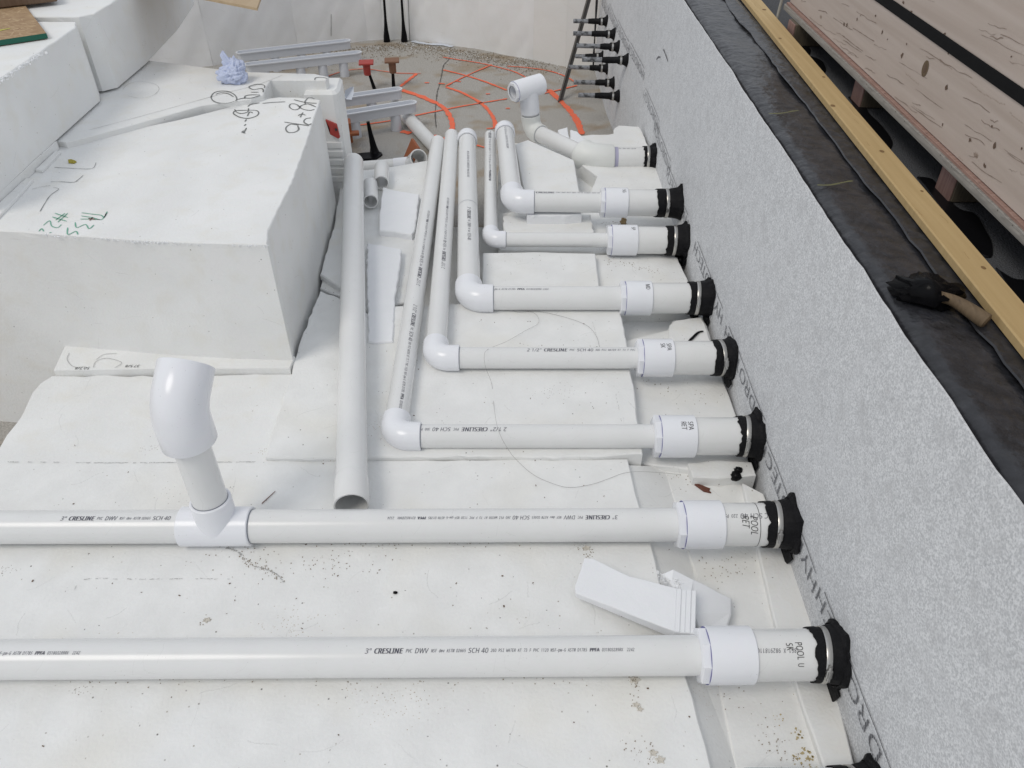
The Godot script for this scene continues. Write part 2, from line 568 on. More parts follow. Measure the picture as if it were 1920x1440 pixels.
	var ft := mottled(S, lin(0.82, 0.835, 0.87), lin(0.84, 0.85, 0.885), lin(0.79, 0.80, 0.83), cl2, cl, 1.2, 0.4)
	specks(ft, S, 220, [Color(0.55, 0.55, 0.56)], 2)
	M["fitting"] = tri_mat(tex_of(ft, S), 0.7, 0.22)
	M["old_fitting"] = tri_mat(tex_of(ft, S), 0.5, 0.45, null, 1.0, Vector3.ZERO, Color(0.97, 0.97, 0.94))
	M["grey_pvc"] = mat(lin(0.64, 0.66, 0.70), 0.4)
	M["conduit"] = tri_mat(tex_of(mottled(S, lin(0.30, 0.31, 0.33), lin(0.22, 0.23, 0.25), lin(0.02, 0.02, 0.02), cl, w1, 1.2, 3.0), S), 0.45, 0.5)
	M["ink"] = mat(lin(0.10, 0.10, 0.125), 0.7)
	M["ink_grey"] = mat(lin(0.09, 0.092, 0.105), 0.9)
	M["marker"] = mat(lin(0.02, 0.02, 0.022), 0.7)
	M["pencil"] = mat(lin(0.20, 0.205, 0.20), 0.8)
	M["fine_pencil"] = mat(lin(0.46, 0.46, 0.45), 0.8)
	M["green_ink"] = mat(lin(0.16, 0.40, 0.29), 0.8)
	M["red_ink"] = mat(lin(0.28, 0.14, 0.12), 0.8)
	M["primer"] = mat(lin(0.16, 0.16, 0.36), 0.5)
	M["primer_wash"] = mat(lin(0.42, 0.41, 0.55), 0.4)
	M["seam"] = mat(lin(0.17, 0.19, 0.24), 0.5)
	M["steel"] = mat(lin(0.52, 0.51, 0.49), 0.32, 0.9)
	M["dark_steel"] = mat(lin(0.115, 0.105, 0.095), 0.55, 0.3)
	M["paint"] = tri_mat(tex_of(mottled(S, lin(0.92, 0.15, 0.06), lin(0.80, 0.17, 0.09), lin(0.60, 0.24, 0.18), fine, cl, 1.5, 1.6), S), 0.35, 0.8)
	M["red_plastic"] = mat(lin(0.40, 0.05, 0.04), 0.5)
	M["orange_plastic"] = mat(lin(0.33, 0.10, 0.035), 0.6)
	M["brown_cap"] = mat(lin(0.22, 0.115, 0.07), 0.8)
	M["cloth"] = mat(lin(0.56, 0.62, 0.80), 0.85)
	M["clear_film"] = mat(lin(0.62, 0.66, 0.73), 0.35)
	M["strap"] = mat(lin(0.009, 0.009, 0.010), 0.65)
	M["leaf"] = mat(lin(0.36, 0.30, 0.03), 0.7)
	M["lumber_knot"] = mat(lin(0.21, 0.125, 0.05), 0.8)
	M["pit"] = mat(lin(0.62, 0.59, 0.53), 0.9)
	M["crack"] = mat(lin(0.27, 0.205, 0.165), 0.9)
	M["knot"] = mat(lin(0.13, 0.085, 0.06), 0.9)
	M["bark"] = mat(lin(0.13, 0.045, 0.028), 0.8)
	M["wire"] = mat(lin(0.24, 0.23, 0.22), 0.5)
	M["twine"] = mat(lin(0.34, 0.33, 0.30), 0.8)
	M["dirt"] = mat(lin(0.27, 0.22, 0.16), 0.95)
	M["stain"] = mat(lin(0.46, 0.37, 0.20), 0.8)
	for q in ["tar", "rubber", "strap", "geotextile"]: dull(M[q], 0.22)
	dull(M.membrane, 0.5)
	M.membrane.roughness = 0.34
	dull(M.fleece, 0.15)
	M["handle"] = wood_mat(lin(0.11, 0.075, 0.042), lin(0.17, 0.12, 0.07), lin(0.05, 0.035, 0.025), 0.3, 30)

func dull(m: StandardMaterial3D, spec: float) -> void:
	m.metallic_specular = spec

func wood_mat(a: Color, c: Color, k: Color, metres: float, knots: int, along_x := false) -> StandardMaterial3D:
	var S := 512
	var g := FastNoiseLite.new()
	g.noise_type = FastNoiseLite.TYPE_SIMPLEX
	g.frequency = 0.03
	g.fractal_octaves = 4
	g.seed = knots + 40
	var d := PackedByteArray()
	d.resize(S * S * 3)
	for y in S:
		for x in S:
			# tiles along both axes, stretched along y
			var ax := TAU * x / S
			var ay := TAU * y / S
			var n1 := g.get_noise_3d(cos(ax) * 160.0 + 3.0 * cos(ay), sin(ax) * 160.0 + 3.0 * sin(ay), 6.0 * sin(ay)) * 0.9
			var t := clampf(n1 + 0.5, 0.0, 1.0)
			var col := a.lerp(c, t)
			var i := (y * S + x) * 3
			d[i] = int(col.r * 255.0); d[i + 1] = int(col.g * 255.0); d[i + 2] = int(col.b * 255.0)
	for q in knots:
		var x0 := rng.randf() * S
		var y0 := rng.randf() * S
		if rng.randf() < 0.75:
			var l := rng.randf_range(10, 80)
			var xx := x0
			for s in int(l):
				xx += rng.randf_range(-0.35, 0.35)
				dab(d, S, int(xx), int(y0) + s, k, rng.randf_range(0.2, 0.75))
		else:
			var rx := rng.randf_range(1.5, 4.0)
			var ry := rng.randf_range(2.0, 7.0)
			for s in 90:
				var a2 := rng.randf() * TAU
				var rr := sqrt(rng.randf())
				dab(d, S, int(x0 + cos(a2) * rx * rr), int(y0 + sin(a2) * ry * rr), k, 0.6)
	if along_x:
		var im := Image.create_from_data(S, S, false, Image.FORMAT_RGB8, d)
		im.rotate_90(CLOCKWISE)
		d = im.get_data()
	return tri_mat(tex_of(d, S), metres, 0.75)

# ---------------------------------------------------------------- wall geometry
func wall_x(y: float, z: float) -> float:
	var foot := 0.760 + 0.006 * z - 0.065 * smoothstep(3.9, 5.7, -z)
	return lerpf(foot, 0.757, clampf(y / 0.78, 0.0, 1.0))

func fleece_x(y: float, z: float) -> float:
	return wall_x(y, z) + 0.005 * nz.get_noise_2d(z * 55.0, y * 75.0) + 0.002 * nz.get_noise_2d(z * 240.0, y * 240.0 + 50.0)

func _ready() -> void:
	rng.seed = 20240
	nz.seed = 11
	nz.frequency = 0.02
	nz.fractal_octaves = 3
	font = SystemFont.new()
	font.font_names = PackedStringArray(["Droid Sans"])
	serif = SystemFont.new()
	serif.font_names = PackedStringArray(["Droid Sans Mono"])
	# camera
	var cam := Camera3D.new()
	cam.name = "camera"
	cam.position = Vector3(0, 1.66, 0)
	cam.rotation_degrees = Vector3(-39.4, 0, 0)
	cam.fov = 52.2
	cam.near = 0.05
	cam.far = 400.0
	add_child(cam)
	cam.current = true
	# sky and light
	var env := Environment.new()
	env.background_mode = Environment.BG_SKY
	var sky := Sky.new()
	var sm := ProceduralSkyMaterial.new()
	sm.sky_top_color = Color(0.87, 0.892, 0.928)
	sm.sky_horizon_color = Color(0.895, 0.91, 0.93)
	sm.sky_curve = 0.2
	sm.ground_bottom_color = Color(0.42, 0.42, 0.41)
	sm.ground_horizon_color = Color(0.55, 0.56, 0.56)
	sky.sky_material = sm
	env.sky = sky
	env.background_energy_multiplier = 1.0
	env.tonemap_mode = Environment.TONE_MAPPER_LINEAR
	env.tonemap_exposure = 0.87
	env.sdfgi_enabled = true
	env.ssao_enabled = true
	env.ssil_enabled = true
	var we := WorldEnvironment.new()
	we.name = "world_environment"
	we.environment = env
	add_child(we)
	var sun := DirectionalLight3D.new()
	sun.name = "sun"
	sun.light_energy = 0.4
	sun.light_color = Color(1.0, 0.98, 0.95)
	sun.light_angular_distance = 25.0
	sun.shadow_enabled = true
	sun.rotation_degrees = Vector3(-55, -50, 0)
	add_child(sun)

	make_materials()
	build_ground()
	build_wall()
	build_far_wall()
	build_foam()
	build_blocks()
	build_runs()
	build_loose_pipes()
	build_deck()
	build_far_things()
	build_debris()

# ---------------------------------------------------------------- setting
func build_ground() -> void:
	var b := MB.new()
	# floor in a grid so that the slight unevenness is real
	var y := -0.37
	b.quad(Vector3(-40, y, -60), Vector3(40, y, -60), Vector3(40, y, 20), Vector3(-40, y, 20), Vector3.UP)
	var floor_o := struct(b, "concrete_floor", M.concrete)
	# sprayed orange layout lines
	var lines := [
		[0.0116, [Vector3(-1.4814, -0.367, -6.163), Vector3(-1.4294, -0.367, -6.2625), Vector3(-1.3275, -0.367, -6.3775), Vector3(-1.1829, -0.367, -6.4297), Vector3(-1.0316, -0.367, -6.3775), Vector3(-0.8947, -0.367, -6.326), Vector3(-0.7177, -0.367, -6.3196)]],
		[0.0289, [Vector3(-0.7507, -0.367, -6.3132), Vector3(-0.7983, -0.367, -6.163), Vector3(-0.8441, -0.367, -6.0184)]],
		[0.0433, [Vector3(-0.8364, -0.367, -5.948), Vector3(-0.6799, -0.367, -5.8112), Vector3(-0.5389, -0.367, -5.6576)]],
		[0.0347, [Vector3(-0.5386, -0.366, -5.6548), Vector3(-0.4688, -0.366, -5.5281), Vector3(-0.4201, -0.366, -5.3462), Vector3(-0.4037, -0.366, -5.192), Vector3(-0.4214, -0.366, -5.0716), Vector3(-0.4525, -0.366, -5.0085), Vector3(-0.5233, -0.366, -5.0625)]],
		[0.0173, [Vector3(-1.0877, -0.367, -5.2325), Vector3(-1.0289, -0.367, -5.2516), Vector3(-0.8555, -0.367, -5.3194), Vector3(-0.6851, -0.367, -5.4185), Vector3(-0.528, -0.367, -5.5102), Vector3(-0.3368, -0.367, -5.6148), Vector3(-0.0351, -0.367, -5.7556)]],
		[0.0145, [Vector3(-0.5736, -0.367, -6.7292), Vector3(-0.4646, -0.367, -6.6731), Vector3(-0.2643, -0.367, -6.5767), Vector3(-0.1285, -0.367, -6.4825), Vector3(0.0253, -0.367, -6.3516), Vector3(0.1559, -0.367, -6.1385), Vector3(0.2713, -0.367, -5.9249)]],
		[0.0145, [Vector3(-0.0386, -0.367, -6.4959), Vector3(0.1281, -0.367, -6.456), Vector3(0.2959, -0.367, -6.3775), Vector3(0.4161, -0.367, -6.2499), Vector3(0.4899, -0.367, -6.1021)]],
		[0.0145, [Vector3(-0.1637, -0.366, -6.5329), Vector3(-0.366, -0.366, -6.2468), Vector3(-0.5013, -0.366, -6.0272)]],
		[0.0260, [Vector3(-0.5001, -0.367, -6.0066), Vector3(-0.3688, -0.367, -5.879), Vector3(-0.2274, -0.367, -5.6683), Vector3(-0.154, -0.367, -5.4794), Vector3(-0.1172, -0.367, -5.2999), Vector3(-0.119, -0.367, -5.1946)]],
		[0.0173, [Vector3(-0.119, -0.367, -5.1946), Vector3(-0.1728, -0.367, -5.1851)]],
		[0.0202, [Vector3(-0.5471, -0.367, -6.4035), Vector3(-0.3673, -0.367, -6.2751), Vector3(-0.1963, -0.367, -6.1142), Vector3(-0.04, -0.367, -5.9364)]],
		[0.0173, [Vector3(0.2375, -0.366, -5.8647), Vector3(0.3435, -0.366, -5.9335), Vector3(0.494, -0.366, -6.0391)]],
		[0.0433, [Vector3(0.2721, -0.367, -5.948), Vector3(0.336, -0.367, -5.7666), Vector3(0.4047, -0.367, -5.5309), Vector3(0.4479, -0.367, -5.3194), Vector3(0.4682, -0.367, -5.0832)]],
		[0.0173, [Vector3(-0.2314, -0.367, -4.9055), Vector3(-0.1681, -0.367, -4.8626)]],
		[0.0462, [Vector3(-0.7439, -0.367, -5.1384), Vector3(-0.6758, -0.367, -5.1015)]],
		[0.0173, [Vector3(-0.6696, -0.367, -6.1021), Vector3(-0.6329, -0.367, -6.1021)]],
		[0.0173, [Vector3(-0.1937, -0.367, -5.8562), Vector3(-0.1621, -0.367, -5.8562)]],
		[0.0173, [Vector3(-0.0456, -0.367, -5.5621), Vector3(-0.0152, -0.367, -5.5621)]],
		[0.0173, [Vector3(-0.4307, -0.367, -6.1385), Vector3(-0.3932, -0.367, -6.1263)]],
		[0.0173, [Vector3(-0.5623, -0.366, -6.087), Vector3(-0.5126, -0.366, -6.075)]]]
	for l in lines:
		var q := MB.new()
		stroke(q, l[1], l[0], Vector3.UP, 0.28, 0.0012, 9)
		part(q, "paint_line", M.paint, floor_o)
	# crack filled with white sealant, strips of clear film
	var s := MB.new()
	stroke(s, [Vector3(-0.5272, -0.368, -6.9056), Vector3(-0.5183, -0.368, -6.6904), Vector3(-0.5512, -0.368, -6.5258), Vector3(-0.5521, -0.368, -6.2909), Vector3(-0.553, -0.368, -6.069), Vector3(-0.5571, -0.368, -5.9048), Vector3(-0.5501, -0.368, -5.7036), Vector3(-0.538, -0.368, -5.4414), Vector3(-0.5123, -0.368, -5.1971)], 0.007, Vector3.UP, 0.7, 0.0008, 8)
	part(s, "floor_crack", M.dark_steel, floor_o)
	# dust band in front of the far wall
	var d := MB.new()
	for i in 130:
		var t := rng.randf()
		var c := Vector3(-1.7, -0.367, -6.9).lerp(Vector3(-0.85, -0.367, -7.15), t / 0.35) if t < 0.35 else Vector3(-0.85, -0.367, -7.15).lerp(Vector3(0.62, -0.367, -6.40), (t - 0.35) / 0.65)
		c += Vector3(rng.randfn(0, 0.06), 0, absf(rng.randfn(0, 0.13)) + 0.02)
		var sz := rng.randf_range(0.003, 0.009)
		d.box(c + Vector3(0, sz * 0.3, 0), Vector3(sz, sz * 0.6, sz * 0.8), Basis(Vector3.UP, rng.randf() * 6.0), sz * 0.1)
	var g := solid(d, "foam_crumbs", M.crumb, "white foam crumbs strewn along the foot of the far wall", "crumbs")
	g.set_meta("kind", "stuff")
	var e := MB.new()
	for i in 2200:
		var t := rng.randf()
		var c := Vector3(-1.6, -0.368, -6.95).lerp(Vector3(-0.85, -0.368, -7.16), t / 0.4) if t < 0.4 else Vector3(-0.85, -0.368, -7.16).lerp(Vector3(0.3, -0.368, -6.56), (t - 0.4) / 0.6)
		c += Vector3(rng.randfn(0, 0.08), 0, absf(rng.randfn(0, 0.16)) + 0.01)
		var sz := rng.randf_range(0.003, 0.008)
		e.box(c + Vector3(0, sz * 0.25, 0), Vector3(sz, sz * 0.5, sz * 0.8), Basis(Vector3.UP, rng.randf() * 6.0), sz * 0.1)
	g = solid(e, "loose_soil", M.dirt, "brown loose soil along the foot of the far wall", "soil")
	g.set_meta("kind", "stuff")

func fleece_sheet(z0: float, z1: float, off: float, seam0: bool) -> MB:
	var b := MB.new()
	var nzs := int(absf(z1 - z0) / 0.04)
	var nys := 34
	var grid := []
	for i in nzs + 1:
		var z := lerpf(z0, z1, float(i) / nzs)
		var top := 0.782 + 0.007 * nz.get_noise_1d(z * 110.0) + 0.004 * nz.get_noise_1d(z * 420.0 + 90.0)
		var col := []
		for j in nys + 1:
			var y := lerpf(-0.37, top, float(j) / nys)
			var zz := z
			if seam0 and i == nzs:
				zz += 0.05 * nz.get_noise_1d(y * 170.0 + 300.0) + 0.02 * nz.get_noise_1d(y * 600.0) - 0.05 * y
			col.append(Vector3(fleece_x(y, zz) - off, y, zz))
		# folded lip over the shoulder
		col.append(Vector3(fleece_x(top, z) - off + 0.002, top + 0.001, z))
		col.append(Vector3(fleece_x(top, z) - off + 0.006, top - 0.001, z))
		grid.append(col)
	var nm := []
	for i in grid.size():
		var cn := []
		for j in grid[i].size():
			var a: Vector3 = grid[min(i + 1, grid.size() - 1)][j] - grid[max(i - 1, 0)][j]
			var c: Vector3 = grid[i][min(j + 1, grid[i].size() - 1)] - grid[i][max(j - 1, 0)]
			var nn := a.cross(c).normalized()
			if nn.x > 0.2: nn = -nn
			if j > nys: nn = (Vector3.LEFT * 0.6 + Vector3.UP).normalized()
			cn.append(nn)
		nm.append(cn)
	for i in grid.size() - 1:
		for j in grid[i].size() - 1:
			b.tri(grid[i][j], grid[i + 1][j], grid[i + 1][j + 1], nm[i][j], nm[i + 1][j], nm[i + 1][j + 1])
			b.tri(grid[i][j], grid[i + 1][j + 1], grid[i][j + 1], nm[i][j], nm[i + 1][j + 1], nm[i][j + 1])
	if seam0:
		# visible thickness of the overlapping edge
		var e := grid.size() - 1
		for j in nys:
			b.quad(grid[e][j], grid[e][j + 1], grid[e][j + 1] + Vector3(off * 0.9, 0, 0), grid[e][j] + Vector3(off * 0.9, 0, 0), Vector3(0, 0, -1))
	return b

func build_wall() -> void:
	var w := thing("retaining_wall", "long low wall faced with pale grey fleece right of the pipes", "wall")
	# concrete core
	var b := MB.new()
	var zs := [0.9, -0.4, -1.6, -2.8, -4.0, -5.2, -6.5]
	for i in zs.size() - 1:
		var za: float = zs[i]
		var zb: float = zs[i + 1]
		var fa0 := Vector3(wall_x(-0.37, za) + 0.03, -0.37, za)
		var fa1 := Vector3(wall_x(0.76, za) + 0.03, 0.755, za)
		var fb0 := Vector3(wall_x(-0.37, zb) + 0.03, -0.37, zb)
		var fb1 := Vector3(wall_x(0.76, zb) + 0.03, 0.755, zb)
		b.quad(fa0, fa1, fb1, fb0, Vector3.LEFT)
		b.quad(fa1, fb1, Vector3(1.02, 0.755, zb), Vector3(1.02, 0.755, za), Vector3.UP)
		b.quad(Vector3(1.02, 0.755, zb), Vector3(1.02, 0.755, za), Vector3(1.02, -0.37, za), Vector3(1.02, -0.37, zb), Vector3.RIGHT)
	b.quad(Vector3(wall_x(-0.37, 0.9) + 0.03, -0.37, 0.9), Vector3(1.02, -0.37, 0.9), Vector3(1.02, 0.755, 0.9), Vector3(wall_x(0.76, 0.9) + 0.03, 0.755, 0.9), Vector3.BACK)
	part(b, "concrete_core", M.concrete, w)
	# fleece in two lengths that overlap
	var near := part(fleece_sheet(0.9, -4.22, 0.009, true), "fleece", M.fleece, w)
	var far := part(fleece_sheet(-4.10, -6.5, 0.0, false), "fleece", M.fleece, w)
	# printed lettering, upside down, reading away from the camera
	var spots := [[-0.62, 0.060, -0.009], [-1.16, 0.052, -0.009], [-1.68, 0.085, -0.009], [-2.26, 0.088, -0.009], [-2.95, 0.092, -0.009], [-3.42, 0.125, -0.009], [-3.80, 0.165, -0.009], [-4.42, 0.225, 0.0], [-4.95, 0.215, 0.0], [-5.45, 0.195, 0.0], [-5.95, 0.155, 0.0]]
	for s in spots:
		var t := MB.new()
		var z: float = s[0]
		var y: float = s[1]
		var tr := text_tris("HYDROTECH", 0.044, font, 1.65)
		var maxx := 0.0
		for q: Vector2 in tr: maxx = maxf(maxx, q.x)
		for i in range(0, tr.size() - 2, 3):
			var lo := 1e9
			var hi := -1e9
			for k in 3:
				lo = minf(lo, tr[i + k].x * 0.8 + tr[i + k].y * 0.6)
				hi = maxf(hi, tr[i + k].x * 0.8 + tr[i + k].y * 0.6)
			for st in range(int(floor(lo / 0.0075)), int(floor(hi / 0.0075)) + 1):
				var poly := [tr[i], tr[i + 1], tr[i + 2]]
				for side in 2:
					var lim := st * 0.0075 + (0.0 if side == 0 else 0.0048)
					var sg := 1.0 if side == 0 else -1.0
					var nxt := []
					for e in poly.size():
						var pa: Vector2 = poly[e]
						var pb: Vector2 = poly[(e + 1) % poly.size()]
						var da: float = sg * (pa.x * 0.8 + pa.y * 0.6 - lim)
						var db: float = sg * (pb.x * 0.8 + pb.y * 0.6 - lim)
						if da >= 0.0: nxt.append(pa)
						if (da < 0.0) != (db < 0.0): nxt.append(pa.lerp(pb, da / (da - db)))
					poly = nxt
				var q := []
				for e: Vector2 in poly:
					var zz := z - e.x
					var yy := y - e.y
					q.append(Vector3(fleece_x(yy, zz) + s[2] - 0.0025, yy, zz))
				for e in range(1, q.size() - 1): t.flat(q[0], q[e], q[e + 1], Vector3.LEFT)
		for k in 12:
			var za := z - maxx * (0.05 + 0.9 * k / 12.0)
			var zb := z - maxx * (0.05 + 0.9 * (k + 1) / 12.0)
			var ya := y + 0.034
			t.quad(Vector3(fleece_x(ya, za) + s[2] - 0.0025, ya, za), Vector3(fleece_x(ya, zb) + s[2] - 0.0025, ya, zb), Vector3(fleece_x(ya, zb) + s[2] - 0.0025, ya + 0.0028, zb), Vector3(fleece_x(ya, za) + s[2] - 0.0025, ya + 0.0028, za), Vector3.LEFT)
		part(t, "printed_lettering", M.ink_grey, near if s[2] < 0.0 else far)
	# scuffs seen near the seam
	var sc := MB.new()
	var sp := []
	for q in [Vector3(0.6829, 0.4973, -3.9846), Vector3(0.6846, 0.4945, -3.9019), Vector3(0.686, 0.4859, -3.8331)]: sp.append(Vector3(fleece_x(q.y, q.z) - 0.0115, q.y, q.z))
	stroke(sc, sp, 0.006, Vector3.LEFT, 0.3, 0.0)
	part(sc, "scuff", M.ink_grey, near)
	sc = MB.new()
	sp = []
	for q in [Vector3(0.6801, 0.4048, -4.1236), Vector3(0.6808, 0.4287, -4.0877), Vector3(0.682, 0.4457, -4.0311)]: sp.append(Vector3(fleece_x(q.y, q.z) - 0.0115, q.y, q.z))
	stroke(sc, sp, 0.006, Vector3.LEFT, 0.3, 0.0)
	part(sc, "scuff", M.ink_grey, near)
	# black membrane rolled over the top
	var mb := MB.new()
	var prof := [Vector2(0.004, 0.66), Vector2(0.004, 0.745), Vector2(0.009, 0.765), Vector2(0.022, 0.779), Vector2(0.045, 0.784), Vector2(0.10, 0.782), Vector2(0.15, 0.776), Vector2(0.18, 0.774), Vector2(0.205, 0.768)]
	var grid := []
	var zn := 190
	for i in zn + 1:
		var z := lerpf(0.9, -6.5, float(i) / zn)
		var col := []
		for j in prof.size():
			var p: Vector2 = prof[j]
			var k := 0.0 if j < 2 else 1.0
			var bump := 0.006 * nz.get_noise_2d(z * 160.0, p.x * 300.0) * k + 0.004 * nz.get_noise_2d(z * 500.0, p.x * 200.0) * k
			if j >= 5: bump += 0.003 * sin(z * 9.0 + p.x * 20.0)
			col.append(Vector3(wall_x(0.78, z) + p.x, p.y + bump - 0.002, z))
		grid.append(col)
	for i in zn:
		for j in prof.size() - 1:
			var nn := []
			for e in [[0, 0], [1, 0], [1, 1], [0, 1]]:
				var ii: int = i + e[0]
				var jj: int = j + e[1]
				var a: Vector3 = grid[min(ii + 1, zn)][jj] - grid[max(ii - 1, 0)][jj]
				var c: Vector3 = grid[ii][min(jj + 1, prof.size() - 1)] - grid[ii][max(jj - 1, 0)]
				var q := a.cross(c).normalized()
				if q.dot(Vector3(-0.5, 1, 0)) < 0.0: q = -q
				nn.append(q)
			mb.tri(grid[i][j], grid[i + 1][j], grid[i + 1][j + 1], nn[0], nn[1], nn[2])
			mb.tri(grid[i][j], grid[i + 1][j + 1], grid[i][j + 1], nn[0], nn[2], nn[3])
	var mo := part(mb, "membrane", M.membrane, w)
	# lap of a second membrane sheet with a wandering edge
	var lap := MB.new()
	var prev := []
	for i in 121:
		var z := lerpf(0.6, -5.5, i / 120.0)
		var xe := 0.885 - 0.012 * z + 0.009 * nz.get_noise_1d(z * 140.0) + 0.007 * nz.get_noise_1d(z * 800.0)
		var xr := 0.975
		var row := [Vector3(xe, 0.7800 + 0.003 * nz.get_noise_1d(z * 200.0), z), Vector3(xe + 0.004, 0.7818 + 0.003 * nz.get_noise_1d(z * 200.0), z), Vector3(xr, 0.7845, z)]
		if i > 0:
			for k in 2: lap.quad(prev[k], row[k], row[k + 1], prev[k + 1], Vector3(-0.3, 1, 0))
		prev = row
	part(lap, "membrane_lap", M.membrane, mo)
	# yellow lines printed across the membrane
	for z0 in [-1.36, -1.86, -2.35]:
		var yl := MB.new()
		var pp := []
		for k in 8:
			var x := 0.775 + 0.1 * k / 7.0
			var z: float = z0 + 0.006 * sin(k * 0.7) - 0.02 * k / 7.0
			pp.append(Vector3(x, 0.786 + 0.005 * nz.get_noise_2d(z * 160.0, 25.0), z))
		stroke(yl, pp, 0.006, Vector3.UP, 0.3, 0.002, 2)
		part(yl, "print_line", mat(lin(0.14, 0.14, 0.06), 0.6), mo)

func build_far_wall() -> void:
	var w := thing("end_wall", "curved end wall hung with grey plastic sheeting behind the painted floor", "wall")
	var base := [Vector3(-4.2, 0, -5.3), Vector3(-3.4, 0, -5.95), Vector3(-2.861, 0, -6.328), Vector3(-2.414, 0, -6.524), Vector3(-1.813, 0, -6.946), Vector3(-1.261, 0, -7.206), Vector3(-1.124, 0, -7.237), Vector3(-0.914, 0, -7.237), Vector3(-0.744, 0, -7.174), Vector3(-0.272, 0, -6.946), Vector3(0.175, 0, -6.66), Vector3(0.43, 0, -6.497), Vector3(0.80, 0, -6.32)]
	for i in base.size() - 1:
		var a: Vector3 = base[i]
		var c: Vector3 = base[i + 1]
		var d := (c - a).normalized()
		var back := Vector3(d.z, 0, -d.x)
		if back.z > 0.0: back = -back
		var narrow := i == 6
		var b := MB.new()
		var cols: int = max(2, int(a.distance_to(c) / 0.035))
		var rows := 26
		var g := []
		for u in cols + 1:
			var col := []
			for v in rows + 1:
				var p := a.lerp(c, float(u) / cols)
				p.y = lerpf(-0.37, 0.86, float(v) / rows)
				var wr := 0.0
				if not narrow and i != 10 and i != 11:
					# creased plastic, tighter near the foot
					wr = 0.012 * nz.get_noise_2d((p.x + p.z * 0.4) * 150.0 + p.y * 60.0, p.y * 22.0) + 0.006 * nz.get_noise_2d((p.x * 1.5 - p.y) * 190.0, p.z * 90.0)
				col.append(p - back * (wr + 0.004))
			g.append(col)
		for u in cols:
			for v in rows:
				var n4 := []
				for e in [[0, 0], [1, 0], [1, 1], [0, 1]]:
					var ii: int = u + e[0]
					var jj: int = v + e[1]
					var q: Vector3 = (g[min(ii + 1, cols)][jj] - g[max(ii - 1, 0)][jj]).cross(g[ii][min(jj + 1, rows)] - g[ii][max(jj - 1, 0)]).normalized()
					if q.dot(back) > 0.0: q = -q
					n4.append(q)
				b.tri(g[u][v], g[u + 1][v], g[u + 1][v + 1], n4[0], n4[1], n4[2])
				b.tri(g[u][v], g[u + 1][v + 1], g[u][v + 1], n4[0], n4[2], n4[3])
		# thickness
		var t0 := Vector3(0, 0.86, 0)
		b.quad(a + t0, c + t0, c + t0 + back * 0.15, a + t0 + back * 0.15, Vector3.UP)
		b.quad(a + back * 0.15 - Vector3(0, 0.37, 0), c + back * 0.15 - Vector3(0, 0.37, 0), c + t0 + back * 0.15, a + t0 + back * 0.15, back)
		var m: Material = M.foam_clean if narrow else (M.board_panel if i >= 10 else M.sheet)
		part(b, "panel", m, w)
	# dark seams between sheets
	for s in [[582, 75, 576, 0, 0.007], [625, 72, 619, 28, 0.004]]:
		pass
	var seams := [[Vector3(-1.728, -0.313, -7.03), Vector3(-1.6834, 0.1183, -7.03), 0.010], [Vector3(-1.5385, -0.2867, -7.06), Vector3(-1.5125, -0.1086, -7.06), 0.006], [Vector3(-0.8878, -0.3639, -7.18), Vector3(-0.8686, 0.0854, -7.18), 0.008]]
	for s in seams:
		var b := MB.new()
		stroke(b, [s[0], s[1]], s[2], Vector3(0, 0, 1), 0.3, 0.03, 8)
		part(b, "seam", M.pencil, w)
	# two tarred rods standing against the narrow foam panel
	for s in [[Vector3(-1.0899, -0.3522, -7.17), Vector3(-1.0764, 0.0876, -7.17), 0], [Vector3(-0.9365, -0.3478, -7.17), Vector3(-0.9296, 0.0876, -7.17), 1]]:
		var foot: Vector3 = s[0]
		var top: Vector3 = s[1]
		foot.y = -0.37
		var b := MB.new()
		tube(b, [foot, foot.lerp(top, 0.03), foot.lerp(top, 0.1), foot.lerp(top, 0.22), foot.lerp(top, 0.4), top], [0.028, 0.03, 0.024, 0.018, 0.011, 0.009], 14, 3, 0.25)
		solid(b, "tarred_rod", M.tar, ["black tarred rod against the end wall, left of the pair", "black tarred rod against the end wall, right of the pair"][s[2]], "rod", "tarred rods at the end wall")
	# torn strip of white film at the foot
	var f := MB.new()
	stroke(f, [Vector3(-0.8732, -0.366, -7.1718), Vector3(-0.7366, -0.366, -7.0942), Vector3(-0.5873, -0.366, -7.0636), Vector3(-0.5103, -0.366, -7.0029)], 0.05, Vector3.UP, 0.3, 0.002, 6)
	solid(f, "plastic_strip", M.clear_film, "white strip of torn plastic along the foot of the end wall", "plastic strip")
	# corner joint with the right wall
	var cj := MB.new()
	stroke(cj, [Vector3(0.6406, -0.3573, -6.36), Vector3(0.6366, -0.1093, -6.36), Vector3(0.6352, 0.2653, -6.36)], 0.014, Vector3(0, 0, 1), 0.4, 0.012, 8)
	part(cj, "corner_joint", M.marker, w)

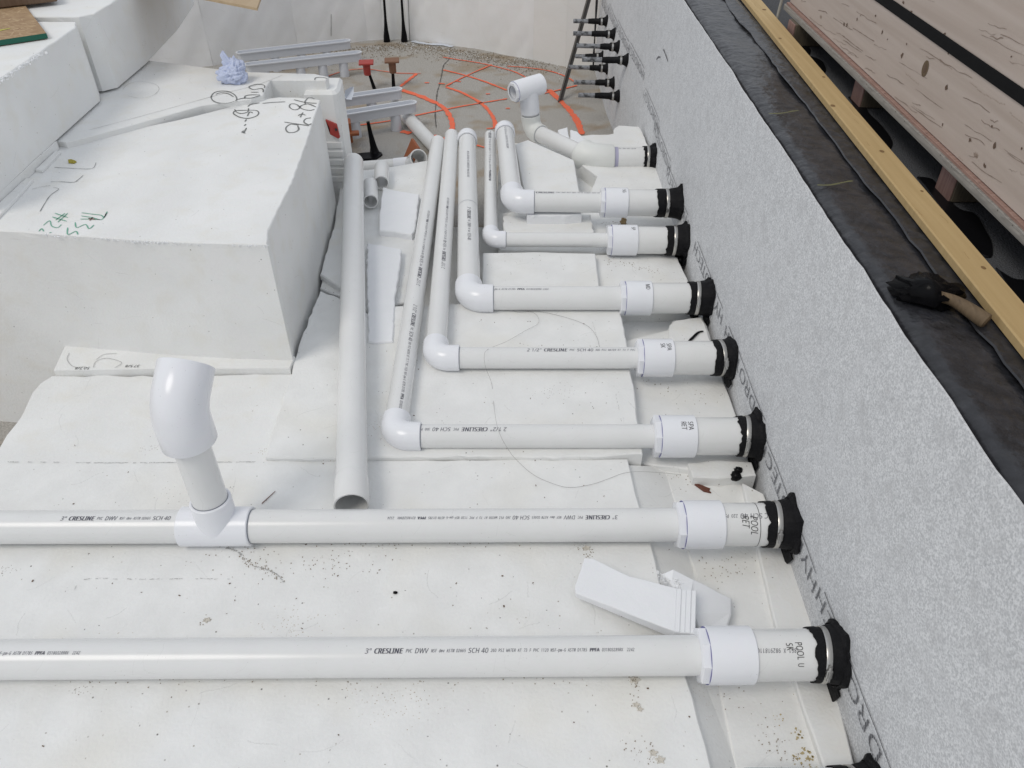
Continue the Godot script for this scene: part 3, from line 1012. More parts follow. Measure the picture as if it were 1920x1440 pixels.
# ---------------------------------------------------------------- foam floor
func build_foam() -> void:
	var b := MB.new()
	slab(b, [Vector3(-1.44, -0.1, 0.5)] + [Vector3(-1.6489, -0.1, -1.7228), Vector3(-1.6289, -0.1, -2.1576)] + [Vector3(-0.84, -0.1, -2.3)] + [Vector3(-0.9004, -0.1, -3.907), Vector3(-0.4581, -0.1, -4.0012), Vector3(-0.3304, -0.1, -3.8806), Vector3(-0.2945, -0.1, -3.3028), Vector3(-0.0749, -0.1, -3.3028), Vector3(-0.0701, -0.1, -4.113), Vector3(0.006, -0.1, -4.2896), Vector3(0.3618, -0.1, -4.2896), Vector3(0.5868, -0.1, -4.4296), Vector3(0.7546, -0.1, -4.4137)] + [Vector3(0.655, -0.1, -3.3), Vector3(0.70, -0.1, -1.5), Vector3(0.725, -0.1, 0.5)], -0.37, 0.006, 0.05)
	solid(b, "foam_layer", M.foam, "thick white bottom foam layer under the sheets and pipes", "foam layer")
	# front sheet
	b = MB.new()
	slab(b, [Vector3(-1.5405, 0, -1.6514), Vector3(-0.9992, 0, -1.6536), Vector3(-0.7317, 0, -1.6625), Vector3(-0.0955, 0, -1.6648), Vector3(0.346, 0, -1.6693), Vector3(0.3594, 0, -1.4735), Vector3(0.3717, 0, -1.3564), Vector3(0.3777, 0, -1.2304), Vector3(0.4179, 0, -0.7567)] + [Vector3(0.46, 0, -0.3), Vector3(0.50, 0, 0.5), Vector3(-1.44, 0, 0.5)], -0.1, 0.004, 0.05)
	var front := solid(b, "foam_sheet", M.foam, "largest white foam sheet, under the two front pipes", "foam sheet", "white foam floor sheets")
	# sloped edge strip
	b = MB.new()
	slab(b, [Vector3(0.3434, -0.018, -1.6603), Vector3(0.3588, -0.018, -1.4894), Vector3(0.3714, -0.018, -1.3711), Vector3(0.3777, -0.018, -1.2437), Vector3(0.418, -0.018, -0.7649)] + [Vector3(0.455, -0.018, -0.3), Vector3(0.495, -0.018, 0.5), Vector3(0.60, -0.072, 0.5), Vector3(0.55, -0.072, -0.3)] + [Vector3(0.4942, -0.072, -0.7895), Vector3(0.5024, -0.072, -1.2924), Vector3(0.4902, -0.072, -1.3946), Vector3(0.4882, -0.072, -1.5539), Vector3(0.4774, -0.072, -1.7091)], -0.1, 0.002, 0.08, 0.002)
	solid(b, "foam_edging", M.foam, "sloped grey edge strip of foam right of the front sheet", "foam edging")
	b = MB.new()
	slab(b, [Vector3(0.4659, -0.066, -1.7032), Vector3(0.4771, -0.066, -1.5485), Vector3(0.4811, -0.066, -1.3898), Vector3(0.4935, -0.066, -1.2879), Vector3(0.4856, -0.066, -0.7867)] + [Vector3(0.56, -0.066, -0.3), Vector3(0.61, -0.066, 0.5), Vector3(0.67, -0.066, 0.5), Vector3(0.65, -0.066, -0.3)] + [Vector3(0.6779, -0.066, -0.7867), Vector3(0.6711, -0.066, -1), Vector3(0.6657, -0.066, -1.1305), Vector3(0.6816, -0.066, -1.401), Vector3(0.6898, -0.066, -1.6337), Vector3(0.5987, -0.066, -1.6603)], -0.1, 0.002, 0.08)
	solid(b, "foam_sheet", M.foam, "low dirty foam strip beneath the couplings of the front pipes", "foam sheet", "white foam floor sheets")
	b = MB.new()
	slab(b, [Vector3(0.6845, -0.045, -1.6139), Vector3(0.6733, -0.045, -1.3839), Vector3(0.6576, -0.045, -1.1167), Vector3(0.6629, -0.045, -0.9878), Vector3(0.6708, -0.045, -0.7772)] + [Vector3(0.655, -0.045, -0.3), Vector3(0.675, -0.045, 0.5), Vector3(0.74, -0.045, 0.5), Vector3(0.735, -0.045, -0.3)] + [Vector3(0.7372, -0.045, -0.7772), Vector3(0.7567, -0.045, -0.9987), Vector3(0.7544, -0.045, -1.257), Vector3(0.7446, -0.045, -1.4213), Vector3(0.7373, -0.045, -1.5712)], -0.1, 0.003, 0.06)
	solid(b, "foam_sheet", M.foam_clean, "narrow foam strip along the foot of the fleece wall in front", "foam sheet", "white foam floor sheets")
	# left middle sheet with a crumbled left edge
	b = MB.new()
	slab(b, [Vector3(-0.7119, -0.002, -1.6445), Vector3(-0.996, -0.002, -1.6423), Vector3(-1.5419, -0.002, -1.6401), Vector3(-1.5613, -0.002, -1.7287), Vector3(-1.563, -0.002, -1.8252), Vector3(-1.5756, -0.002, -1.9359), Vector3(-1.579, -0.002, -2.029), Vector3(-1.5561, -0.002, -2.0689), Vector3(-1.1373, -0.002, -2.0689), Vector3(-0.7209, -0.002, -2.0804)], -0.1, 0.008, 0.035)
	solid(b, "foam_sheet", M.foam_clean, "white foam sheet with crumbled left edge before the big block", "foam sheet", "white foam floor sheets")
	b = MB.new()
	slab(b, [Vector3(-1.543, 0.022, -2.0676), Vector3(-1.1342, 0.022, -2.0792), Vector3(-0.7507, 0.022, -2.0792), Vector3(-0.7467, 0.022, -2.1444), Vector3(-1.5667, 0.022, -2.2153)], -0.1, 0.002, 0.08, 0.002)
	var under := solid(b, "foam_sheet", M.foam_clean, "thin foam sheet under the big block with two small pencilled notes", "foam sheet", "white foam floor sheets")
	var nt := MB.new()
	plane_text(nt, "50 7/8", 0.013, Vector3(-1.4245, 0.0235, -2.0773), Vector3(-1, 0, 0), Vector3(0, 0, 1))
	part(nt, "handwriting", M.marker, under)
	nt = MB.new()
	plane_text(nt, "37 5/8", 0.013, Vector3(-1.2597, 0.0235, -2.089), Vector3(-1, 0, 0), Vector3(0, 0, 1))
	part(nt, "handwriting", M.marker, under)
	nt = MB.new()
	stroke(nt, [Vector3(-1.5297, 0.023, -2.1613), Vector3(-1.5199, 0.023, -2.1221), Vector3(-1.4814, 0.023, -2.0838), Vector3(-1.4418, 0.023, -2.0838)], 0.002)
	part(nt, "pencil_mark", M.fine_pencil, under)
	nt = MB.new()
	stroke(nt, [Vector3(-1.4214, 0.023, -2.1221), Vector3(-1.4062, 0.023, -2.1522), Vector3(-1.3626, 0.023, -2.1583)], 0.002)
	part(nt, "pencil_mark", M.fine_pencil, under)
	nt = MB.new()
	stroke(nt, [Vector3(-1.4123, 0.023, -2.078), Vector3(-1.4178, 0.023, -2.1132), Vector3(-1.3886, 0.023, -2.1311), Vector3(-1.3283, 0.023, -2.1073), Vector3(-1.3404, 0.023, -2.078)], 0.002)
	part(nt, "pencil_mark", M.fine_pencil, under)
	# raised middle sheet
	b = MB.new()
	slab(b, [Vector3(-0.7335, 0.014, -1.6619), Vector3(-0.5062, 0.014, -1.6574), Vector3(-0.3171, 0.014, -1.6642), Vector3(-0.0953, 0.014, -1.6687), Vector3(0.0634, 0.014, -1.6619), Vector3(0.2221, 0.014, -1.6664), Vector3(0.3902, 0.014, -1.6777), Vector3(0.3979, 0.014, -1.8963), Vector3(0.4065, 0.014, -2.1948), Vector3(0.4051, 0.014, -2.444), Vector3(0.2817, 0.014, -2.4763), Vector3(-0.1108, 0.014, -2.4799), Vector3(-0.252, 0.014, -2.4835), Vector3(-0.3411, 0.014, -2.4655), Vector3(-0.4515, 0.014, -2.4655), Vector3(-0.5348, 0.014, -2.4158), Vector3(-0.6507, 0.014, -2.5165), Vector3(-0.7427, 0.014, -2.5727), Vector3(-0.7519, 0.014, -2.242), Vector3(-0.7453, 0.014, -2.0894)], -0.1, 0.006, 0.03)
	solid(b, "foam_sheet", M.foam, "raised foam sheet with rough front edge under the fourth and fifth pipes", "foam sheet", "white foam floor sheets")
	b = MB.new()
	slab(b, [Vector3(-0.1162, 0, -2.5157), Vector3(0.3426, 0, -2.5157), Vector3(0.3454, 0, -2.6928), Vector3(0.3482, 0, -2.8824), Vector3(0.0896, 0, -2.8957), Vector3(-0.1229, 0, -2.8869)], -0.1, 0.003, 0.05)
	solid(b, "foam_sheet", M.foam, "foam sheet between the 2 inch pipe and the next 3 inch pipe", "foam sheet", "white foam floor sheets")
	b = MB.new()
	slab(b, [Vector3(0.3386, -0.035, -2.5352), Vector3(0.3373, -0.035, -2.6689), Vector3(0.3408, -0.035, -2.9297), Vector3(0.5247, -0.035, -2.9477), Vector3(0.7029, -0.035, -2.9208), Vector3(0.7157, -0.035, -2.7089), Vector3(0.7246, -0.035, -2.5463), Vector3(0.5559, -0.035, -2.5241)], -0.1, 0.004, 0.04)
	solid(b, "foam_sheet", M.foam, "low dirty foam piece beside the wall beneath the third coupling", "foam sheet", "white foam floor sheets")
	b = MB.new()
	slab(b, [Vector3(0.4031, -0.045, -2.3224), Vector3(0.5828, -0.045, -2.3964), Vector3(0.6128, -0.045, -2.4593), Vector3(0.6911, -0.045, -2.4664), Vector3(0.7372, -0.045, -2.3896), Vector3(0.7284, -0.045, -2.1342), Vector3(0.7341, -0.045, -1.8852), Vector3(0.7244, -0.045, -1.6961), Vector3(0.5948, -0.045, -1.6578), Vector3(0.3907, -0.045, -1.6961), Vector3(0.3794, -0.045, -1.7378), Vector3(0.3927, -0.045, -1.9642)], -0.1, 0.003, 0.05)
	solid(b, "foam_sheet", M.foam, "foam sheet with brown specks between the two spa couplings", "foam sheet", "white foam floor sheets")
	# rounded offcut against the wall
	b = MB.new()
	slab(b, [Vector3(0.5833, -0.005, -2.3809), Vector3(0.5989, -0.005, -2.4051), Vector3(0.6575, -0.005, -2.4225), Vector3(0.7146, -0.005, -2.4295), Vector3(0.7212, -0.005, -2.3809), Vector3(0.7198, -0.005, -2.2359), Vector3(0.5711, -0.005, -2.2296), Vector3(0.5669, -0.005, -2.3004)], -0.045, 0.002, 0.02, 0.012)
	solid(b, "foam_offcut", M.foam_clean, "rounded foam offcut by the wall behind the coupling marked SPA SK", "foam offcut")
	b = MB.new()
	slab(b, [Vector3(0.5325, -0.03, -1.6812), Vector3(0.624, -0.03, -1.6949), Vector3(0.7271, -0.03, -1.6858), Vector3(0.7272, -0.03, -1.6322), Vector3(0.6165, -0.03, -1.6191), Vector3(0.5383, -0.03, -1.6235)], -0.1, 0.003, 0.03)
	solid(b, "foam_offcut", M.foam_clean, "pale foam offcut below the coupling marked SPA RET", "foam offcut")
	# between pipes six and seven
	b = MB.new()
	slab(b, [Vector3(-0.0571, -0.03, -2.9571), Vector3(-0.0739, -0.03, -3.2998), Vector3(0.3133, -0.03, -3.3804), Vector3(0.7269, -0.03, -3.3804), Vector3(0.7423, -0.03, -3.1965), Vector3(0.7309, -0.03, -2.9571), Vector3(0.3533, -0.03, -2.948)], -0.1, 0.003, 0.04)
	solid(b, "foam_sheet", M.foam, "dirty foam sheet beneath the second and third pipes from the back", "foam sheet", "white foam floor sheets")
	b = MB.new()
	slab(b, [Vector3(-0.0383, 0.01, -3.1961), Vector3(0.3553, 0.01, -3.2114), Vector3(0.3561, 0.01, -3.0433), Vector3(0.253, 0.01, -3.0196), Vector3(0.1383, 0.01, -3.0291), Vector3(-0.0322, 0.01, -3.0149)], -0.03, 0.006, 0.02)
	solid(b, "foam_offcut", M.foam_clean, "flat foam offcut with chipped front edge in front of the third pipe from the back", "foam offcut")
	b = MB.new()
	slab(b, [Vector3(0.0625, 0.052, -3.2531), Vector3(0.3085, 0.052, -3.2637), Vector3(0.3068, 0.052, -3.1347), Vector3(0.2334, 0.052, -3.1197), Vector3(0.0654, 0.052, -3.1197)], 0.01, 0.004, 0.015)
	solid(b, "foam_offcut", M.foam_fresh, "small foam strip propping up the 3 inch pipe near its elbow", "foam offcut")
	b = MB.new()
	slab(b, [Vector3(0.0168, 0.02, -3.983), Vector3(0.085, 0.02, -4.0399), Vector3(0.2201, 0.02, -3.8863), Vector3(0.3126, 0.02, -3.7799), Vector3(0.3155, 0.02, -3.5321), Vector3(0.3188, 0.02, -3.3179), Vector3(0.0639, 0.02, -3.3287), Vector3(0.0394, 0.02, -3.6529)], -0.03, 0.002, 0.05)
	solid(b, "foam_sheet", M.foam_clean, "trapezoid foam sheet beneath the sloping pipe at the back", "foam sheet", "white foam floor sheets")
	b = MB.new()
	slab(b, [Vector3(0.3313, -0.02, -3.8721), Vector3(0.4255, -0.02, -3.6794), Vector3(0.3517, -0.02, -3.3988), Vector3(0.3584, -0.02, -3.3227), Vector3(0.7202, -0.02, -3.3442), Vector3(0.7657, -0.02, -3.4434), Vector3(0.7493, -0.02, -3.7105), Vector3(0.7363, -0.02, -3.9057), Vector3(0.4778, -0.02, -3.9672)], -0.1, 0.003, 0.04)
	solid(b, "foam_sheet", M.foam, "foam sheet with a brown spot between the two rearmost wall pipes", "foam sheet", "white foam floor sheets")
	b = MB.new()
	slab(b, [Vector3(0.3504, 0.01, -4.1083), Vector3(0.4331, 0.01, -4.1378), Vector3(0.5458, 0.01, -4.1378), Vector3(0.5636, 0.01, -4.2284), Vector3(0.5911, 0.01, -4.2671), Vector3(0.7015, 0.01, -4.2515), Vector3(0.7113, 0.01, -4.1677), Vector3(0.7178, 0.01, -3.9374), Vector3(0.7213, 0.01, -3.803), Vector3(0.4633, 0.01, -3.8293), Vector3(0.3593, 0.01, -3.9031)], -0.1, 0.003, 0.03)
	solid(b, "foam_offcut", M.foam_clean, "notched foam offcut in the corner behind the rearmost wall pipe", "foam offcut")
	b = MB.new()
	slab(b, [Vector3(0.2483, 0.03, -4.1545), Vector3(0.3024, 0.03, -4.1924), Vector3(0.304, 0.03, -4.0152), Vector3(0.2758, 0.03, -4.0152)], 0.0, 0.002, 0.02)
	solid(b, "foam_offcut", M.foam_fresh, "pointed foam shard behind the sloping pipe, left of the rounded one", "foam offcut")
	b = MB.new()
	slab(b, [Vector3(0.3152, 0.03, -4.162), Vector3(0.3566, 0.03, -4.132), Vector3(0.394, 0.03, -4.0152), Vector3(0.3666, 0.03, -3.9448), Vector3(0.3096, 0.03, -4.0152)], 0.0, 0.003, 0.02, 0.008)
	solid(b, "foam_offcut", M.foam_fresh, "rounded foam shard behind the sloping pipe, right of the pointed one", "foam offcut")
	# left of the pipe bundle
	b = MB.new()
	slab(b, [Vector3(-0.846, -0.01, -3.6575), Vector3(-0.7226, -0.01, -3.7198), Vector3(-0.5434, -0.01, -3.7966), Vector3(-0.3907, -0.01, -3.8624), Vector3(-0.3653, -0.01, -3.2608), Vector3(-0.3909, -0.01, -2.8777), Vector3(-0.4062, -0.01, -2.5308), Vector3(-0.4569, -0.01, -2.5087), Vector3(-0.5441, -0.01, -2.4617), Vector3(-0.6628, -0.01, -2.5682), Vector3(-0.7572, -0.01, -2.6296), Vector3(-0.7891, -0.01, -3.1093)], -0.1, 0.004, 0.04)
	solid(b, "foam_sheet", M.foam, "foam sheet under the loose pipe beside the big block", "foam sheet", "white foam floor sheets")
	b = MB.new()
	slab(b, [Vector3(-0.614, 0.018, -3.4781), Vector3(-0.5593, 0.018, -3.4437), Vector3(-0.4342, 0.018, -3.3987), Vector3(-0.4262, 0.018, -3.2061), Vector3(-0.4206, 0.018, -3.0476), Vector3(-0.4307, 0.018, -3.0097), Vector3(-0.5073, 0.018, -3.0381), Vector3(-0.5754, 0.018, -3.0476), Vector3(-0.5972, 0.018, -3.2319)], -0.01, 0.004, 0.02)
	solid(b, "foam_offcut", M.foam_fresh, "squarish foam offcut between the loose pipe and the pipe bundle", "foam offcut")
	b = MB.new()
	slab(b, [Vector3(-0.6118, 0.022, -2.9331), Vector3(-0.4624, 0.022, -2.8838), Vector3(-0.4508, 0.022, -2.7382), Vector3(-0.4479, 0.022, -2.6178), Vector3(-0.4452, 0.022, -2.5043), Vector3(-0.4193, 0.022, -2.2311), Vector3(-0.488, 0.022, -2.2248), Vector3(-0.5076, 0.022, -2.2311), Vector3(-0.5504, 0.022, -2.5043)], -0.01, 0.005, 0.02)
	solid(b, "foam_offcut", M.foam_fresh, "long foam offcut lying right along the loose pipe", "foam offcut")
	b = MB.new()
	slab(b, [Vector3(-0.7791, 0.016, -3.0609), Vector3(-0.7297, 0.016, -3.0705), Vector3(-0.6429, 0.016, -2.5696), Vector3(-0.7648, 0.016, -2.6909)], -0.01, 0.003, 0.03)
	solid(b, "foam_offcut", M.foam_clean, "foam offcut half hidden left of the loose pipe", "foam offcut")
	# two pieces lying on the front sheet
	var t := thing("foam_offcut", "long bright foam offcut with grooved end lying between the front pipes", "foam offcut")
	b = MB.new()
	var pl := [Vector3(0.1848, 0.05, -1.2622), Vector3(0.2064, 0.05, -1.2605), Vector3(0.2913, 0.056, -1.2017), Vector3(0.4036, 0.06, -1.1623), Vector3(0.3786, 0.062, -1.041), Vector3(0.1563, 0.05, -1.1556), Vector3(0.1549, 0.05, -1.1743)]
	slab(b, pl, 0.034, 0.002, 0.03, 0.0018)
	part(b, "board", M.foam_fresh, t)
	for k in 4:
		b = MB.new()
		var x0 := 1271.0 + k * 9.0
		var pa: Vector3 = Vector3(0.4049, 0.06, -1.1623) + Vector3(0.0118 * k - 0.0022, -0.0018 * (k % 2), 0.0011 * k)
		var pb: Vector3 = Vector3(0.3798, 0.062, -1.041) + Vector3(0.0118 * k - 0.0022, -0.0018 * (k % 2), 0.0015 * k)
		slab(b, [pa, pa + Vector3(0.0119, 0, 0.001), pb + Vector3(0.0119, 0, 0.001), pb], 0.03, 0.0, 0.03, 0.0022)
		part(b, "ridge", M.foam_fresh, t)
	t = thing("foam_offcut", "tilted foam offcut leaning beside the grooved one", "foam offcut")
	b = MB.new()
	slab(b, [Vector3(0.3778, 0.03, -1.2277), Vector3(0.4076, 0.04, -1.2366), Vector3(0.4589, 0.02, -1.2204), Vector3(0.5569, -0.02, -1.1913), Vector3(0.547, -0.02, -1.1458), Vector3(0.528, -0.02, -1.1063), Vector3(0.452, 0, -1.0932), Vector3(0.4304, 0.03, -1.142)], -0.064, 0.003, 0.03, 0.004)
	part(b, "board", M.foam_fresh, t)
	b = MB.new()
	crumbs(b, [Vector3(0.3773, 0.03, -1.2244), Vector3(0.4038, 0.03, -1.2049), Vector3(0.4336, 0.03, -1.1605)], 70, 0.006, 0.008)
	var cr := part(b, "torn_edge", M.crumb, t)
	cr.set_meta("kind", "stuff")
	# hairline marks and scuffs pressed into the front sheet
	var lines := [[0.0022, [Vector3(-1.1055, 0.001, -1.202), Vector3(-1.1024, 0.001, -1.2263), Vector3(-1.0718, 0.001, -1.2346), Vector3(-0.996, 0.001, -1.2329), Vector3(-0.9005, 0.001, -1.2329), Vector3(-0.8192, 0.001, -1.2346), Vector3(-0.7232, 0.001, -1.2329)]], [0.004, [Vector3(-0.7168, 0.001, -1.3111), Vector3(-0.6835, 0.001, -1.28), Vector3(-0.6349, 0.001, -1.263), Vector3(-0.6034, 0.001, -1.2462), Vector3(-0.5745, 0.001, -1.2149)]], [0.007, [Vector3(-0.7965, 0.001, -1.343), Vector3(-0.7347, 0.001, -1.3252), Vector3(-0.6972, 0.001, -1.3006)]], [0.0032, [Vector3(-1.5153, 0.0005, -1.6553), Vector3(-1.3636, 0.0005, -1.6531), Vector3(-1.1249, 0.0005, -1.6509), Vector3(-0.9989, 0.0005, -1.6531), Vector3(-0.7537, 0.0005, -1.6553)]], [0.0012, [Vector3(0.2936, 0.015, -2.3727), Vector3(0.3088, 0.015, -2.2091), Vector3(0.335, 0.015, -2.0027), Vector3(0.3416, 0.015, -1.8189)]]]
	for l in lines:
		b = MB.new()
		var sp := smooth_path(l[1], 24)
		for i in sp.size() - 1:
			var gap := nz.get_noise_2d(sp[i].x * 900.0, sp[i].z * 900.0)
			if gap < -0.08 or rng.randf() < 0.2: continue
			var p0: Vector3 = sp[i] + Vector3(rng.randf_range(-0.001, 0.001), 0.0006, rng.randf_range(-0.0012, 0.0012))
			var p1: Vector3 = sp[i + 1] + Vector3(rng.randf_range(-0.001, 0.001), 0.0006, rng.randf_range(-0.0012, 0.0012))
			var sd: Vector3 = (p1 - p0).cross(Vector3.UP).normalized() * l[0] * rng.randf_range(0.2, 0.6)
			b.quad(p0 - sd, p1 - sd * 0.6, p1 + sd * 0.6, p0 + sd, Vector3.UP)
		part(b, "scratch", M.fine_pencil, front).set_meta("kind", "stuff")
	# pits where beads broke out of the sheet
	for q in [[Vector3(0.2803, 0, -0.9552), 0.012], [Vector3(0.2766, 0, -0.8949), 0.008], [Vector3(0.2837, 0, -0.885), 0.007], [Vector3(-0.7445, 0, -1.1125), 0.009], [Vector3(0.1985, 0, -1.3331), 0.010], [Vector3(0.2997, 0, -0.7879), 0.009], [Vector3(0.3123, 0, -0.7733), 0.010]]:
		b = MB.new()
		var n := 14
		for i in n:
			var a0 := TAU * i / n
			var a1 := TAU * (i + 1) / n
			var k0: float = q[1] * (1.0 + 0.35 * sin(i * 2.3 + q[0].x * 50.0))
			var k1: float = q[1] * (1.0 + 0.35 * sin(((i + 1) % n) * 2.3 + q[0].x * 50.0))
			var d0 := Vector3(cos(a0), 0, sin(a0) * 0.8)
			var d1 := Vector3(cos(a1), 0, sin(a1) * 0.8)
			var o: Vector3 = q[0] + Vector3(0, 0.0004, 0)
			var lip := Vector3(0, 0.0022, 0)
			b.quad(o + d0 * k0, o + d1 * k1, o + d1 * k1 * 0.75 + lip, o + d0 * k0 * 0.75 + lip, d0 + Vector3.UP)
			b.quad(o + d0 * k0 * 0.75 + lip, o + d1 * k1 * 0.75 + lip, o + d1 * k1 * 0.4, o + d0 * k0 * 0.4, Vector3.UP - d0)
			b.flat(o, o + d0 * k0 * 0.4, o + d1 * k1 * 0.4, Vector3.UP)
		part(b, "pit", M.pit, front)
	# rubbed dirt grains lying along those scratches
	b = MB.new()
	for q in [[[Vector3(-0.7173, 0, -1.3119), Vector3(-0.6839, 0, -1.2807), Vector3(-0.6353, 0, -1.2637), Vector3(-0.5749, 0, -1.2156)], 260, 0.006], [[Vector3(-0.798, 0, -1.3474), Vector3(-0.6891, 0, -1.3119), Vector3(-0.4442, 0, -1.2773)], 330, 0.03], [[Vector3(-0.503, 0, -1.2945), Vector3(-0.3332, 0, -1.2773)], 150, 0.03], [[Vector3(0.171, 0, -1.3474), Vector3(0.211, 0, -1.3119), Vector3(0.1961, 0, -1.3014)], 90, 0.008], [[Vector3(0.28, 0, -0.9724), Vector3(0.2788, 0, -0.9421), Vector3(0.2754, 0, -0.885)], 130, 0.006], [[Vector3(-0.7517, 0, -1.102), Vector3(-0.7455, 0, -1.1246)], 40, 0.006], [[Vector3(-0.456, 0, -1.3474), Vector3(0.0571, 0, -1.351)], 160, 0.012], [[Vector3(-1.0453, 0, -0.9486), Vector3(0.1711, 0, -0.9618)], 260, 0.012], [[Vector3(0.2497, 0, -0.7959), Vector3(0.3153, 0, -0.7789)], 110, 0.012]]:
		for i in int(q[1] * 0.28):
			var k := rng.randi_range(0, q[0].size() - 2)
			var p: Vector3 = q[0][k].lerp(q[0][k + 1], rng.randf()) + Vector3(rng.randfn(0, q[2]), 0.001, rng.randfn(0, q[2]))
			var s := rng.randf_range(0.0010, 0.0026)
			b.box(p, Vector3(s, s * 0.6, s * 0.8), Basis(Vector3.UP, rng.randf() * 6.0))
	var g := solid(b, "dirt_grains", M.dirt, "brown dirt grains scattered over the front foam sheet", "dirt")
	g.set_meta("kind", "stuff")
	b = MB.new()
	for q in [[[Vector3(0.5049, -0.065, -1.3273), Vector3(0.6307, -0.065, -1.3097)], 160, 0.03], [[Vector3(0.4673, -0.065, -0.9857), Vector3(0.565, -0.065, -0.9196)], 140, 0.04], [[Vector3(0.5618, -0.065, -0.8571), Vector3(0.617, -0.065, -0.7978)], 130, 0.02], [[Vector3(0.4459, -0.045, -2.1342), Vector3(0.6544, -0.045, -1.9642)], 110, 0.03], [[Vector3(0.4158, -0.045, -2.1948), Vector3(0.499, -0.045, -2.3224)], 60, 0.008], [[Vector3(0.4039, -0.035, -2.8767), Vector3(0.6157, -0.035, -2.7911)], 220, 0.016], [[Vector3(0.3877, -0.03, -3.2219), Vector3(0.5752, -0.03, -3.1714)], 120, 0.012], [[Vector3(0.454, -0.066, -1.667), Vector3(0.5474, -0.066, -1.6447)], 60, 0.02]]:
		for i in int(q[1] * 0.28):
			var k := rng.randi_range(0, q[0].size() - 2)
			var p: Vector3 = q[0][k].lerp(q[0][k + 1], rng.randf()) + Vector3(rng.randfn(0, q[2]), 0.001, rng.randfn(0, q[2]))
			var s := rng.randf_range(0.0010, 0.0028)
			b.box(p, Vector3(s, s * 0.6, s * 0.8), Basis(Vector3.UP, rng.randf() * 6.0))
	g = solid(b, "dirt_grains", M.dirt, "brown dirt grains on the low foam strips beside the wall", "dirt")
	g.set_meta("kind", "stuff")

